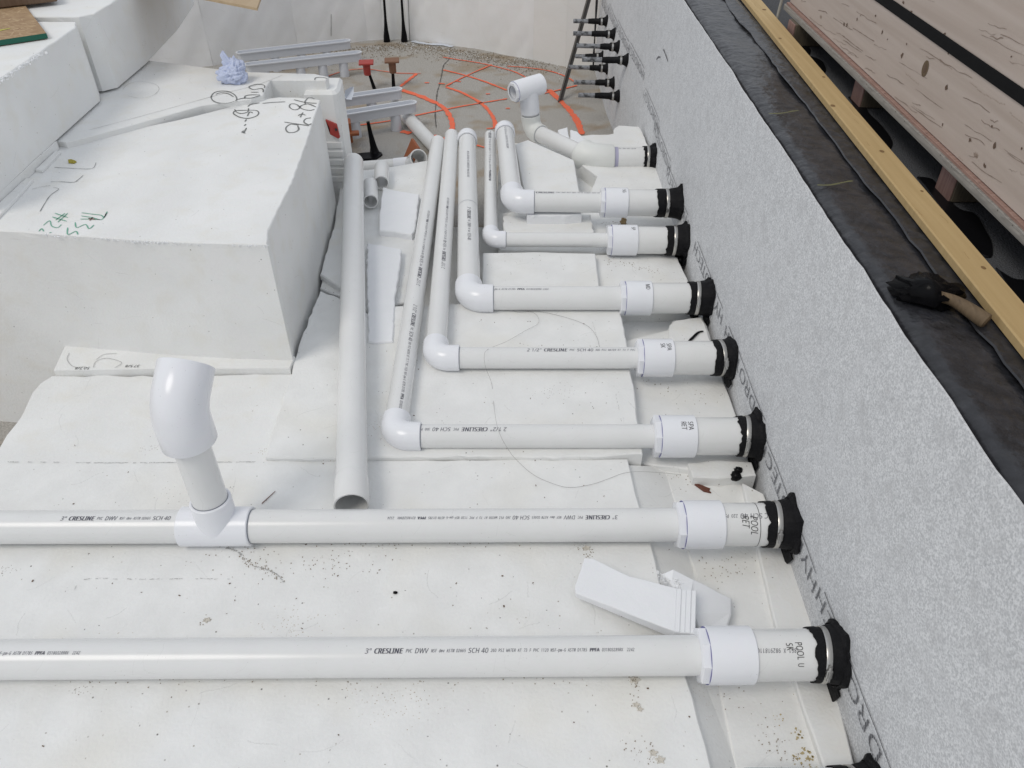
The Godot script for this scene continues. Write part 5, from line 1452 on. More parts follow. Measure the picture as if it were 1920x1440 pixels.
func build_runs() -> void:
	var up := Vector3.UP
	var eye := Vector3(0, 1.66, 0)
	var full3 := [["3\"", 1.15, 1], ["CRESLINE", 1.15, 2], ["PVC", 0.8, 0], ["DWV", 1.1, 1], ["NSF dwv ASTM D2665", 0.72, 0], ["SCH 40", 1.1, 1], ["260 PSI WATER AT 73 F PVC 1120 NSF-pw-G ASTM D1785", 0.72, 0], ["PPFA", 0.75, 2], ["031803289RX  2242", 0.72, 0]]
	var full25 := [["2 1/2\"", 1.1, 1], ["CRESLINE", 1.1, 2], ["PVC", 0.75, 0], ["SCH 40", 1.05, 1], ["300 PSI WATER AT 73 F PVC 1120 NSF-pw-G ASTM D1785", 0.7, 0], ["PPFA", 0.75, 2], ["03180328 2334", 0.7, 0]]
	# ---- front run (pool skimmer)
	var a := Vector3(-1.6654, 0.05, -0.9733)
	var w := Vector3(0.7778, 0.05, -0.9893)
	var d := (w - a).normalized()
	var t := thing("pipe_run", "frontmost 3 inch white pipe crossing the whole picture, stub marked pool SK", "pipe", "white plastic pipe runs entering the wall")
	var c0 := Vector3(0.4518, 0.05, -0.988)
	var c1 := Vector3(0.5587, 0.05, -0.988)
	var c2 := Vector3(0.6923, 0.05, -0.988)
	c0 = a + d * ((c0.x * 0.973 - a.x) / d.x); c1 = a + d * ((c1.x * 0.973 - a.x) / d.x); c2 = a + d * ((c2.x * 0.973 - a.x) / d.x)
	var b := MB.new()
	pipe(b, a, c0 + d * 0.01, R3)
	var pp := part(b, "pipe", M.pvc, t)
	coupling(t, c0, c1, R3, 0.2)
	b = MB.new()
	pipe(b, c1 - d * 0.01, w + d * 0.02, 0.0572)
	var stub := part(b, "wall_pipe", M.pvc, t)
	var face := Vector3(0, 0.93, 0.36)
	var s0 := Vector3(-0.3272, 0.05, -0.9826)
	legend(pp, full3, a + d * (s0 - a).dot(d), d, R3, Vector3(0, 0.965, 0.26), 0.0098)
	s0 = Vector3(-1.5595, 0.05, -0.9773)
	legend(pp, full3, a + d * (s0 - a).dot(d), d, R3, Vector3(0, 0.965, 0.26), 0.0098)
	legend(stub, [["1851 X 982918110 PPFA 00", 0.8, 0]], c1 + d * 0.092, -d, 0.0572, Vector3(0, 0.92, 0.38), 0.012)
	b = MB.new()
	wrap_text(b, "POOL", 0.015, c1 + d * 0.093, d, 0.0572, Vector3(0, 0.97, 0.06), -PI * 0.5, font, 0.75)
	part(b, "handwriting", M.marker, stub)
	b = MB.new()
	wrap_text(b, "SK", 0.015, c1 + d * 0.072, d, 0.0572, Vector3(0, 0.97, 0.10), -PI * 0.5, font, 0.75)
	part(b, "handwriting", M.marker, stub)
	b = MB.new()
	wrap_text(b, "U", 0.013, c1 + d * 0.093, d, 0.0572, Vector3(0, 0.66, 0.75), -PI * 0.5, font, 0.8)
	part(b, "handwriting", M.marker, stub)
	boot(c2, d, (w - c2).length() + 0.002, 0.0572, "nearest whole black boot, clamped on the frontmost pipe", 0.12, 0.075)
	# ---- second run with tee and riser (pool return)
	a = Vector3(-1.9461, 0.05, -1.3602)
	w = Vector3(0.7665, 0.05, -1.373)
	d = (w - a).normalized()
	t = thing("pipe_run", "second 3 inch white pipe with upright tee branch and large elbow", "pipe", "white plastic pipe runs entering the wall")
	var on := func(x: float) -> Vector3: return a + d * ((x - a.x) / d.x)
	c0 = on.call(Vector3(0.4644, 0.05, -1.3711).x * 0.973)
	c1 = on.call(Vector3(0.5692, 0.05, -1.3711).x * 0.973)
	c2 = on.call(Vector3(0.6797, 0.05, -1.3711).x * 0.973)
	var ta: Vector3 = on.call(Vector3(-0.8741, 0.05, -1.3638).x)
	var tb: Vector3 = on.call(Vector3(-0.6882, 0.05, -1.3656).x)
	b = MB.new()
	pipe(b, a, ta + d * 0.03, R3)
	var pl := part(b, "pipe", M.pvc, t)
	b = MB.new()
	pipe(b, tb - d * 0.03, c0 + d * 0.01, R3)
	var pr := part(b, "pipe", M.pvc, t)
	# tee body and branch
	b = MB.new()
	var hub := 0.0525
	tube(b, [ta, ta, ta + d * 0.002, tb - d * 0.002, tb, tb], [R3, hub - 0.002, hub, hub, hub - 0.002, R3], 44)
	var tm := (ta + tb) * 0.5 + d * 0.006
	var rise := (up + Vector3(-0.05, 0, -0.10)).normalized()
	tube(b, [tm + rise * 0.01, tm + rise * 0.094, tm + rise * 0.096, tm + rise * 0.096], [hub, hub, hub - 0.002, R3], 44)
	var tee := part(b, "tee", M.fitting, t)
	b = MB.new()
	tube(b, [tb, tb + d * 0.0018], [R3 + 0.0012, R3 + 0.0010], 44)
	part(b, "glue_seam", M.seam, tee)
	b = MB.new()
	tube(b, [tm + rise * 0.096, tm + rise * 0.098], [R3 + 0.0012, R3 + 0.0010], 44)
	part(b, "glue_seam", M.seam, tee)
	b = MB.new()
	var rt: Vector3 = tm + rise * 0.36
	pipe(b, tm + rise * 0.05, rt, R3)
	part(b, "riser", M.pvc, t)
	# 45 degree 4 inch elbow on top
	b = MB.new()
	var eb := tm + rise * 0.282
	var ec := tm + rise * 0.385
	var lean := (rise.rotated(Vector3.RIGHT, -deg_to_rad(45.0)) + Vector3(0.16, 0, 0)).normalized()
	var ee := ec + lean * 0.108
	var arc := bend(eb, ec, ee, 0.095, 10)
	var rr := 0.0665
	var rad := [R3, rr - 0.003, rr]
	for i in arc.size(): rad.append(rr)
	rad += [rr, rr - 0.0015, rr - 0.008]
	tube(b, [eb, eb, eb + rise * 0.004] + arc + [ee - lean * 0.002, ee, ee], rad, 48)
	var bi := MB.new()
	tube(bi, [ec, ee], [rr - 0.008, rr - 0.008], 48)
	for i in bi.n.size(): bi.n[i] = -bi.n[i]
	for i in range(0, bi.v.size(), 3): b.tri(bi.v[i], bi.v[i + 1], bi.v[i + 2], bi.n[i], bi.n[i + 1], bi.n[i + 2])
	part(b, "elbow", M.fitting, t)
	coupling(t, c0, c1, R3, 0.35)
	b = MB.new()
	pipe(b, c1 - d * 0.01, w + d * 0.02, 0.0572)
	stub = part(b, "wall_pipe", M.pvc, t)
	legend(pl, [["3\"", 1.15, 1], ["CRESLINE", 1.15, 2], ["PVC", 0.8, 0], ["DWV", 1.1, 1], ["NSF dwv ASTM D2665", 0.72, 0], ["SCH 40", 1.1, 1]], on.call(Vector3(-1.1749, 0.05, -1.3638).x), d, R3, Vector3(0, 0.975, 0.21), 0.0102)
	var rev := full3.duplicate()
	rev[8] = ["031803289RX  2324", 0.72, 0]
	legend(pr, rev, on.call(Vector3(0.2759, 0.05, -1.3693).x), -d, R3, Vector3(0, 0.97, 0.24), 0.0098)
	legend(stub, [["C SCH 40", 1.1, 1], ["220 PSI WATER AT", 0.75, 0]], c2 + d * 0.004, -d, 0.0572, Vector3(0, 0.93, 0.30), 0.0125)
	b = MB.new()
	wrap_text(b, "POOL", 0.018, c1 + d * 0.072, d, 0.0572, Vector3(0, 0.93, 0.32), -PI * 0.5, font, 0.8, 0.2)
	part(b, "handwriting", M.marker, stub)
	b = MB.new()
	wrap_text(b, "RET", 0.018, c1 + d * 0.050, d, 0.0572, Vector3(0, 0.93, 0.28), -PI * 0.5, font, 0.8, 0.2)
	part(b, "handwriting", M.marker, stub)
	b = MB.new()
	tube(b, [c1 + d * 0.088, c1 + d * 0.0895], [0.0577, 0.0577], 44)
	part(b, "marker_ring", M.marker, stub)
	boot(c2, d, (w - c2).length() + 0.002, 0.0572, "second black boot from the front, on the tee pipe's stub", 0.1, 0.03)
	# ---- runs three to seven: elbow runs
	var specs := [
		["2 1/2 inch pipe run whose coupling is marked SPA RET", Vector3(-0.3549, 0.04, -1.7243), Vector3(-0.3868, 0.04, -3.9624), Vector3(0.7596, 0.04, -1.7243), [Vector3(0.4545, 0.04, -1.7243), Vector3(0.5621, 0.04, -1.7243), Vector3(0.6905, 0.04, -1.7243), Vector3(0.7596, 0.04, -1.7243)], R25, 0.0445, 0.082, 0.1, false, ["SPA", "RET"], "third black boot from the front, on the stub beside SPA RET"],
		["2 1/2 inch pipe run whose coupling is marked SPA SK", Vector3(-0.2587, 0.052, -2.0963), Vector3(-0.3175, 0.05, -4.023), Vector3(0.7634, 0.052, -2.0963), [Vector3(0.4491, 0.052, -2.0963), Vector3(0.5533, 0.052, -2.0963), Vector3(0.688, 0.052, -2.0963), Vector3(0.7634, 0.052, -2.0963)], R25, 0.0445, 0.082, 0.3, false, ["SPA", "SK"], "fourth black boot from the front, on the stub beside SPA SK"],
		["capped 3 inch pipe run in the middle of the bundle", Vector3(-0.1608, 0.055, -2.4574), Vector3(-0.2344, 0.055, -3.9891), Vector3(0.7344, 0.055, -2.4574), [Vector3(0.4307, 0.055, -2.4574), Vector3(0.5299, 0.055, -2.4574), Vector3(0.6689, 0.055, -2.4574), Vector3(0.7344, 0.055, -2.4574)], R3, 0.0525, 0.092, 0.2, true, ["MD", ""], "fifth black boot from the front, on the capped middle run's stub"],
		["thinnest pipe run, 2 inch, in the bundle", Vector3(-0.0901, 0.03, -2.9461), Vector3(-0.1166, 0.03, -4.073), Vector3(0.753, 0.03, -2.937), [Vector3(0.4298, 0.03, -2.9415), Vector3(0.54, 0.03, -2.9415), Vector3(0.6615, 0.03, -2.9415), Vector3(0.753, 0.03, -2.937)], R2, 0.0365, 0.065, 0.0, false, ["SP", ""], "sixth black boot from the front, on the thinnest run's stub"],
		["capped 3 inch pipe run propped on foam, rearmost elbow run", Vector3(0.0047, 0.097, -3.1621), Vector3(-0.0388, 0.097, -3.9837), Vector3(0.722, 0.097, -3.1467), [Vector3(0.4155, 0.097, -3.1569), Vector3(0.5176, 0.097, -3.1518), Vector3(0.6436, 0.097, -3.1518), Vector3(0.722, 0.097, -3.1467)], R3, 0.0525, 0.092, 0.25, true, ["SG", ""], "seventh black boot from the front, on the propped run's stub"]]
	var k := 0
	for s in specs:
		var xs := []
		for p in s[4]: xs.append(p.x * 0.973)
		var o := run(s[0], s[1], s[2], s[3], xs, s[5], s[6], s[7], s[8], s[9])
		var dr: Vector3 = o[4]
		var bk: Vector3 = o[5]
		boot(o[8], dr, (o[9] - o[8]).length() + 0.004, 0.0572, s[11], [0.14, -0.12, 0.1, 0.05, -0.02][k], [0.03, 0.012, 0.02, 0.03, 0.0][k])
		b = MB.new()
		var cm: Vector3 = o[6].lerp(o[7], 0.80)
		wrap_text(b, s[10][0], 0.015, cm, dr, 0.0645, Vector3(0, 0.985, 0.08), -PI * 0.5, font, 0.85)
		part(b, "handwriting", M.marker, o[0])
		if s[10][1]:
			b = MB.new()
			wrap_text(b, s[10][1], 0.015, cm - dr * 0.020, dr, 0.0645, Vector3(0, 0.985, 0.08), -PI * 0.5, font, 0.85)
			part(b, "handwriting", M.marker, o[0])
		var L: Node3D = o[1]
		var Sh: Node3D = o[2]
		var fc := Vector3(0, 0.975, 0.2)
		match k:
			0:
				legend(L, full25, s[1] + bk * 0.66, -bk, s[5], Vector3(0.35, 0.93, 0.1), 0.0125)
				legend(L, full25, s[1] + bk * 0.79, bk, s[5], Vector3(0.35, 0.93, 0.1), 0.0125)
				legend(Sh, [["2 1/2\"", 1.1, 1], ["CRESLINE", 1.1, 2], ["PVC", 0.75, 0], ["SCH 40", 1.05, 1], ["300 PSI WATER AT 73", 0.7, 0]], Vector3(Vector3(-0.0161, 0.04, -1.7243).x, s[1].y, s[1].z), -dr, s[5], fc, 0.0125)
			1:
				legend(L, full25, s[1] + bk * 0.52, bk, s[5], Vector3(0.25, 0.95, 0.1), 0.0125)
				legend(Sh, [["2 1/2\"", 1.1, 1], ["CRESLINE", 1.1, 2], ["PVC", 0.75, 0], ["SCH 40", 1.05, 1], ["300 PSI WATER AT 73 F PVC 1120", 0.7, 0]], Vector3(Vector3(0.0503, 0.052, -2.0963).x, s[1].y, s[1].z), dr, s[5], Vector3(0, 0.99, 0.12), 0.0125)
			2:
				legend(L, [["3\"", 1.15, 1], ["CRESLINE", 1.15, 2], ["PVC", 0.8, 0], ["DWV", 1.1, 1], ["NSF dwv", 0.7, 0], ["SCH 40", 1.1, 1]], s[1] + bk * 0.65, -bk, s[5], Vector3(0.12, 0.98, 0.1), 0.0125)
				legend(L, [["ASTM D1785 PPFA 031803289RX 2324 CRESLINE PVC DWV", 0.8, 0]], s[1] + bk * 0.95, bk, s[5], Vector3(0.12, 0.98, 0.1), 0.0125)
				legend(Sh, [["NSF-pw-G ASTM D1785", 0.7, 0], ["PPFA", 0.75, 2], ["031803289RX 2324", 0.7, 0]], Vector3(Vector3(-0.0845, 0.055, -2.5086).x, s[1].y, s[1].z), dr, s[5], Vector3(0, 0.985, 0.17), 0.012)
				b = MB.new()
				var q: Vector3 = s[1] + bk * 0.715
				tube(b, [q, q + bk * 0.002], [s[5] + 0.0009, s[5] + 0.0009], 40)
				part(b, "glue_seam", M.seam, L)
			3:
				legend(L, [["2\"", 1.1, 1], ["CRESLINE", 1.1, 2], ["PVC SCH 40 280 PSI WATER AT 73 F PVC 1120 NSF-pw-G ASTM D1785", 0.8, 0], ["PPFA 03180328 2320", 0.8, 2]], s[1] + bk * 1.12, -bk, s[5], Vector3(-0.05, 0.99, 0.1), 0.0125)
			4:
				legend(L, [["PVC 1120 NSF-pw-G ASTM D1785 PPFA 031803289RX", 0.8, 0]], s[1] + bk * 0.75, -bk, s[5], Vector3(0.0, 0.99, 0.1), 0.0125)
				legend(Sh, [["CRESLINE", 1.15, 2], ["PVC DWV NSF dwv ASTM D2665 SCH 40 260 PSI", 0.75, 0]], s[1] + dr * 0.098, dr, s[5], Vector3(0, 0.998, 0.0), 0.0125)
		k += 1
	# ---- rear run: 4 inch stub, reducing elbow, sloping leg, riser and tee
	t = thing("pipe_run", "rearmost wall pipe with bulbous elbow, sloping leg and raised tee", "pipe", "white plastic pipe runs entering the wall")
	w = Vector3(0.7585, 0, -3.8459)
	c2 = Vector3(0.6682, 0, -3.8459)
	c1 = Vector3(0.5203, 0, -3.8459)
	d = (w - c1).normalized()
	b = MB.new()
	pipe(b, c1 - d * 0.03, w + d * 0.02, 0.0572)
	stub = part(b, "wall_pipe", M.pvc, t)
	legend(stub, [["PVC DWV NSF ASTM", 0.75, 0]], c1 + d * 0.02, d, 0.0572, Vector3(0, 0.98, 0.18), 0.012)
	var kc := Vector3(0.3931, 0, -3.8659)
	var low := Vector3(0.1118, 0, -4.231)
	low = Vector3(0.11, -0.02, -4.2742)
	var sl := (low - kc).normalized()
	b = MB.new()
	arc = bend(c1, kc, low, 0.09, 10)
	rad = [0.0572, 0.0665, 0.0685]
	for i in arc.size(): rad.append(lerpf(0.070, 0.077, float(i) / (arc.size() - 1)))
	var kn: Vector3 = arc[arc.size() - 1]
	rad += [0.070, 0.0485, R3]
	tube(b, [c1, c1, c1 - d * 0.003] + arc + [kn + sl * 0.012, kn + sl * 0.028, kn + sl * 0.029], rad, 44)
	part(b, "reducing_elbow", M.old_fitting, t)
	b = MB.new()
	tube(b, [c1 + d * 0.003, c1 + d * 0.02], [0.0577, 0.0576], 44)
	part(b, "primer_band", M.primer_wash, stub)
	b = MB.new()
	pipe(b, kn, low - sl * 0.03, R3)
	part(b, "pipe", M.pvc, t)
	var top := low + Vector3(-0.02, 0.20, 0.0)
	elbow(t, low, kc, top, 0.0525, 0.088, 0.06, M.old_fitting, R3)
	var ut := (top - low).normalized()
	b = MB.new()
	pipe(b, low + ut * 0.05, top + ut * 0.02, R3)
	part(b, "riser", M.pvc, t)
	# tee lying across the top, open towards the left
	b = MB.new()
	var td := Vector3(0.80, 0.05, -0.55).normalized()
	var tc := low + ut * 0.235
	var t0 := tc - td * 0.092
	var t1 := tc + td * 0.088
	var th := 0.0545
	tube(b, [t0, t0, t0 + td * 0.003, t1 - td * 0.003, t1, t1], [0.034, th - 0.002, th, th, th - 0.003, 0.0], 40)
	tube(b, [tc, low + ut * 0.10], [0.0525, 0.0525], 40)
	tee = part(b, "tee", M.fitting, t)
	bi = MB.new()
	tube(bi, [t0, t0 + td * 0.15], [0.034, 0.034], 32, 2)
	for i in bi.n.size(): bi.n[i] = -bi.n[i]
	b = MB.new()
	for i in range(0, bi.v.size(), 3): b.tri(bi.v[i], bi.v[i + 1], bi.v[i + 2], bi.n[i], bi.n[i + 1], bi.n[i + 2])
	part(b, "bore", M.fitting, tee)
	b = MB.new()
	tube(b, [t0 - td * 0.010, t0 - td * 0.010, t0 - td * 0.0005], [0.036, 0.050, 0.0515], 8, 0, 0.0, 0.3)
	var bo := part(b, "bushing", M.fitting, tee)
	b = MB.new()
	tube(b, [t0 - td * 0.0004, t0 + td * 0.001], [th - 0.0005, th + 0.0006], 40)
	part(b, "primer_line", M.primer, bo)
	boot(c2, d, (w - c2).length() + 0.006, 0.0572, "farthest large black boot, on the rear wall pipe with the raised tee", 0.03, 0.02)
	# ---- one more boot at the bottom edge, its stub runs out of the picture
	w = Vector3(wall_x(0.0, -0.705) - 0.01, -0.022, -0.705)
	b = MB.new()
	pipe(b, w - Vector3(0.26, 0, 0), w + Vector3(0.02, 0, 0), 0.0572)
	solid(b, "pipe_stub", M.pvc, "white pipe stub under the lowest boot at the bottom edge", "pipe")
	boot(w - Vector3(0.085, 0, 0), Vector3.RIGHT, 0.088, 0.0572, "black boot cut off by the bottom edge of the picture", 0.05, 0.0)

func build_loose_pipes() -> void:
	# long loose pipe with a bell end
	var t := thing("loose_pipe", "long loose grey white pipe lying beside the big foam block, bell end open", "pipe")
	var a := Vector3(-0.4342, 0.06, -1.4297)
	var c := Vector3(-0.7432, 0.1314, -3.505)
	var d := (c - a).normalized()
	var b := MB.new()
	pipe(b, a + d * 0.09, c, R3)
	part(b, "pipe", M.pvc, t)
	b = MB.new()
	tube(b, [a, a + d * 0.001, a + d * 0.085, a + d * 0.105], [0.0472, 0.0480, 0.0478, R3], 44)
	var bi := MB.new()
	tube(bi, [a, a + d * 0.1], [0.0430, 0.0430], 44)
	for i in bi.n.size(): bi.n[i] = -bi.n[i]
	for i in range(0, bi.v.size(), 3): b.tri(bi.v[i], bi.v[i + 1], bi.v[i + 2], bi.n[i], bi.n[i + 1], bi.n[i + 2])
	ring_cap(b, a, -d, 0.0430, 0.0472, 44)
	part(b, "bell", M.pvc, t)
	# short cut pieces
	b = MB.new()
	pipe(b, Vector3(-0.6439, 0.035, -3.2875), Vector3(-0.6719, 0.035, -3.4707), 0.034, 0.005)
	solid(b, "pipe_offcut", M.pvc, "short pipe offcut facing forward beside the loose pipe, nearer of two", "pipe offcut")
	b = MB.new()
	pipe(b, Vector3(-0.6223, 0.03, -3.493), Vector3(-0.643, 0.03, -3.6741), 0.036, 0.005)
	solid(b, "pipe_offcut", M.pvc, "short pipe offcut behind the square foam offcut, farther of two", "pipe offcut")
	# diagonal pipe on the floor
	b = MB.new()
	pipe(b, Vector3(-0.8193, -0.325, -5.5194), Vector3(-0.4607, -0.325, -4.7203), R3)
	var dp := solid(b, "loose_pipe", M.pvc, "white pipe lying diagonally on the painted floor under the channels", "pipe")
	var dd := (Vector3(-0.4607, -0.325, -4.7203) - Vector3(-0.8193, -0.325, -5.5194)).normalized()
	legend(dp, [["CRESLINE", 1.1, 2]], Vector3(-0.6642, -0.325, -5.1996), dd, R3, Vector3(0.4, 0.9, 0), 0.014)
	# elbow stub with open mouth at the foam edge
	t = thing("pipe_stub", "open mouthed white pipe stub with side branch at the foam edge", "pipe")
	b = MB.new()
	var m0 := Vector3(-0.4856, -0.02, -3.8989)
	var ax := (Vector3(0.32, 0.55, 0.78)).normalized()
	pipe(b, m0 - ax * 0.19, m0, 0.046, 0.006)
	part(b, "mouth", M.pvc, t)
	b = MB.new()
	pipe(b, m0 - ax * 0.16 + Vector3(-0.36, -0.02, 0.02), m0 - ax * 0.15, 0.034, 0.005)
	var br := part(b, "branch", M.pvc, t)
	b = MB.new()
	tube(b, [m0 - ax * 0.155 + Vector3(-0.10, -0.006, 0.006), m0 - ax * 0.155], [0.0375, 0.0395], 36)
	part(b, "hub", M.fitting, br)

# ---------------------------------------------------------------- right hand deck
func build_deck() -> void:
	var b := MB.new()
	b.quad(Vector3(1.02, 0.752, 0.9), Vector3(30, 0.752, 0.9), Vector3(30, 0.752, -40), Vector3(1.02, 0.752, -40), Vector3.UP)
	b.quad(Vector3(1.02, -0.37, 0.9), Vector3(30, -0.37, 0.9), Vector3(30, 0.752, 0.9), Vector3(1.02, 0.752, 0.9), Vector3.BACK)
	struct(b, "terrace", M.geotextile)
	# glossy tar spills
	var tars := [[[Vector3(1.1099, 0.757, -3.3188), Vector3(1.112, 0.757, -3.1757), Vector3(1.1331, 0.757, -3.1212), Vector3(1.1177, 0.757, -3.0553), Vector3(1.0888, 0.757, -3.0104), Vector3(1.0633, 0.757, -3.0748)], "farthest glossy tar spill right of the yellow lumber"], [[Vector3(1.1004, 0.757, -3.0231), Vector3(1.1306, 0.757, -2.9666), Vector3(1.1238, 0.757, -2.8879), Vector3(1.102, 0.757, -2.8296), Vector3(1.0709, 0.757, -2.8011), Vector3(1.0589, 0.757, -2.8879)], "small rounded tar spill behind the second timber block"], [[Vector3(1.103, 0.757, -2.5888), Vector3(1.1452, 0.757, -2.5591), Vector3(1.1226, 0.757, -2.4455), Vector3(1.1241, 0.757, -2.3352), Vector3(1.1104, 0.757, -2.2126), Vector3(1.0658, 0.757, -2.1548), Vector3(1.053, 0.757, -2.2932)], "ragged tar spill between the timber blocks"], [[Vector3(1.0864, 0.757, -1.9777), Vector3(1.1224, 0.757, -1.9611), Vector3(1.1169, 0.757, -1.8814), Vector3(1.1187, 0.757, -1.7917), Vector3(1.1456, 0.757, -1.7632), Vector3(1.1336, 0.757, -1.6813), Vector3(1.1184, 0.757, -1.617), Vector3(1.0871, 0.757, -1.556), Vector3(1.0618, 0.757, -1.58), Vector3(1.063, 0.757, -1.6945)], "largest tar spill beside the lumber on the right"], [[Vector3(1.0745, 0.757, -1.5095), Vector3(1.0903, 0.757, -1.4648), Vector3(1.1141, 0.757, -1.4431), Vector3(1.0746, 0.757, -1.3025), Vector3(1.0423, 0.757, -1.3025), Vector3(1.0577, 0.757, -1.4219)], "tar spill at the right edge beside the lumber"]]
	for s in tars:
		b = MB.new()
		slab(b, smooth_path(s[0] + [s[0][0]], 4).slice(0, -1), 0.7525, 0.0, 0.02, 0.003)
		solid(b, "tar_spill", M.tar, s[1], "tar", "tar spills beside the lumber")
	# lumber: 2x4 on the flat
	var p0 := Vector3(0.922, 0.797, 0.7)
	var p1 := Vector3(1.084, 0.797, -6.0)
	b = MB.new()
	var dz := (p1 - p0)
	b.box((p0 + p1) * 0.5, Vector3(0.069, 0.022, dz.length()), Basis.looking_at(dz.normalized(), Vector3.UP), 0.003)
	solid(b, "lumber", M.lumber, "yellow pine two by four along the top of the fleece wall", "lumber")
	var ld := dz.normalized()
	var lo := get_node("lumber")
	for q in [[-3.45, 0.010, 0.012], [-3.05, -0.022, 0.008], [-2.62, 0.018, 0.007], [-2.36, -0.028, 0.010], [-2.02, 0.004, 0.009], [-1.78, 0.020, 0.005], [-1.42, 0.012, 0.007], [-1.16, 0.022, 0.006]]:
		b = MB.new()
		var kp: Vector3 = p0 + ld * ((q[0] - p0.z) / ld.z) + Vector3(q[1], 0.0114, 0)
		for j in 12: b.flat(kp, kp + Vector3(cos(TAU * j / 12) * q[2] * 0.7, 0, sin(TAU * j / 12) * q[2]), kp + Vector3(cos(TAU * (j + 1) / 12) * q[2] * 0.7, 0, sin(TAU * (j + 1) / 12) * q[2]), Vector3.UP)
		part(b, "knot", M.lumber_knot, lo)
	# blocks carrying the plywood
	for s in [[-1.16, "timber block nearest the right edge under the pink crate"], [-1.87, "second timber block from the right edge under the crate"], [-2.53, "third timber block from the right edge under the crate"], [-3.18, "farthest timber block, under the crate's far corner"]]:
		var t := thing("timber_block", s[1], "timber block", "blocks under the crate")
		b = MB.new()
		var zc: float = s[0]
		var x0 := 1.10 if zc > -3.0 else 1.06
		b.box(Vector3(x0 + 0.32, 0.793, zc), Vector3(0.62, 0.080, 0.085), Basis.IDENTITY, 0.003)
		part(b, "beam", M.block_side, t)
		b = MB.new()
		b.box(Vector3(x0 + 0.008, 0.793, zc), Vector3(0.006, 0.076, 0.081), Basis.IDENTITY, 0.002)
		part(b, "end_grain", M.block_end, t)
	# wooden crate standing on the blocks, its pink side panel towards the pool
	var t2 := thing("wooden_crate", "large wooden crate with pink weathered side on timber blocks at top right", "crate")
	b = MB.new()
	var tilt := Basis.IDENTITY
	slab(b, [Vector3(1.086, 0.8525, 0.5), Vector3(1.080, 0.8525, -3.36), Vector3(2.30, 0.8525, -3.36), Vector3(2.30, 0.8525, 0.5)], 0.8335, 0.002, 0.02, 0.001)
	part(b, "base_board", M.ply_edge, t2)
	b = MB.new()
	slab(b, [Vector3(1.092, 0.861, 0.5), Vector3(1.086, 0.861, -3.35), Vector3(2.30, 0.861, -3.35), Vector3(2.30, 0.861, 0.5)], 0.853, 0.0015, 0.02, 0.001)
	part(b, "base_board", M.red_edge, t2)
	b = MB.new()
	var pn := Vector3(1.1 - 1.094, 0, -3.35 - 0.5).normalized()
	b.box(Vector3(1.108, 1.18, -1.425), Vector3(0.018, 0.636, 3.84), Basis.looking_at(Vector3(-0.006, 0, -3.84).normalized(), Vector3.UP), 0.002)
	part(b, "side_panel", M.formply, t2)
	b = MB.new()
	b.box(Vector3(1.715, 1.18, -3.335), Vector3(1.17, 0.636, 0.018), Basis.IDENTITY, 0.002)
	part(b, "end_panel", M.formply, t2)
	b = MB.new()
	b.box(Vector3(1.70, 1.508, -1.42), Vector3(1.22, 0.018, 3.88), Basis.IDENTITY, 0.002)
	part(b, "lid", M.formply, t2)
	# weathering cracks and knots in the side panel
	var face_x := func(z: float) -> float: return 1.0985 + 0.0016 * (z + 1.425)
	b = MB.new()
	for i in 130:
		var y := rng.randf_range(0.87, 1.30)
		var z := rng.randf_range(-3.3, -1.3)
		var l := rng.randf_range(0.03, 0.20)
		var q := []
		for j in 6: q.append(Vector3(face_x.call(z + l * j / 5.0), y + 0.005 * nz.get_noise_2d(z * 300.0 + j * 22.0, y * 900.0) + 0.002 * j, z + l * j / 5.0))
		stroke(b, q, rng.randf_range(0.0007, 0.0018), Vector3.LEFT, 0.6, 0.0004, 3)
	var cr := part(b, "crack", M.crack, t2)
	cr.set_meta("kind", "stuff")
	for i in 60:
		b = MB.new()
		var y := rng.randf_range(0.875, 1.30)
		var z := rng.randf_range(-3.2, -1.35)
		var q := []
		var n := 7
		var sz := rng.randf_range(0.3, 1.0)
		for j in n: q.append(Vector3(face_x.call(z) - 0.0006, y + cos(TAU * j / n) * rng.randf_range(0.002, 0.010) * sz, z + sin(TAU * j / n) * rng.randf_range(0.002, 0.011) * sz))
		for j in range(1, n - 1): b.flat(q[0], q[j], q[j + 1], Vector3.LEFT)
		part(b, "knot", M.knot, t2)
	# one large oval knot
	b = MB.new()
	var kc := Vector3(face_x.call(-2.14) - 0.0006, 0.986, -2.14)
	for j in 16: b.flat(kc, kc + Vector3(0, cos(TAU * j / 16) * 0.021, sin(TAU * j / 16) * 0.017), kc + Vector3(0, cos(TAU * (j + 1) / 16) * 0.021, sin(TAU * (j + 1) / 16) * 0.017), Vector3.LEFT)
	var kn := part(b, "knot", M.handle, t2)
	b = MB.new()
	kc.x -= 0.0006
	for j in 12: b.flat(kc, kc + Vector3(0, cos(TAU * j / 12) * 0.011, sin(TAU * j / 12) * 0.007), kc + Vector3(0, cos(TAU * (j + 1) / 12) * 0.011, sin(TAU * (j + 1) / 12) * 0.007), Vector3.LEFT)
	part(b, "knot_core", M.knot, kn)
	# strap round the crate
	b = MB.new()
	var sx0: float = face_x.call(-3.34) - 0.0016
	var sx1: float = face_x.call(0.49) - 0.0016
	b.box(Vector3((sx0 + sx1) * 0.5, 1.068, -1.425), Vector3(0.0018, 0.030, 3.84), Basis.looking_at(Vector3(sx0 - sx1, 0, -3.83).normalized(), Vector3.UP), 0.0006)
	solid(b, "strap", M.strap, "black strap running along the side of the pink crate", "strap")
	# pale cord at the far corner
	b = MB.new()
	var cq := [Vector3(1.074, 0.92, -3.365), Vector3(1.070, 0.85, -3.37), Vector3(1.062, 0.775, -3.36)]
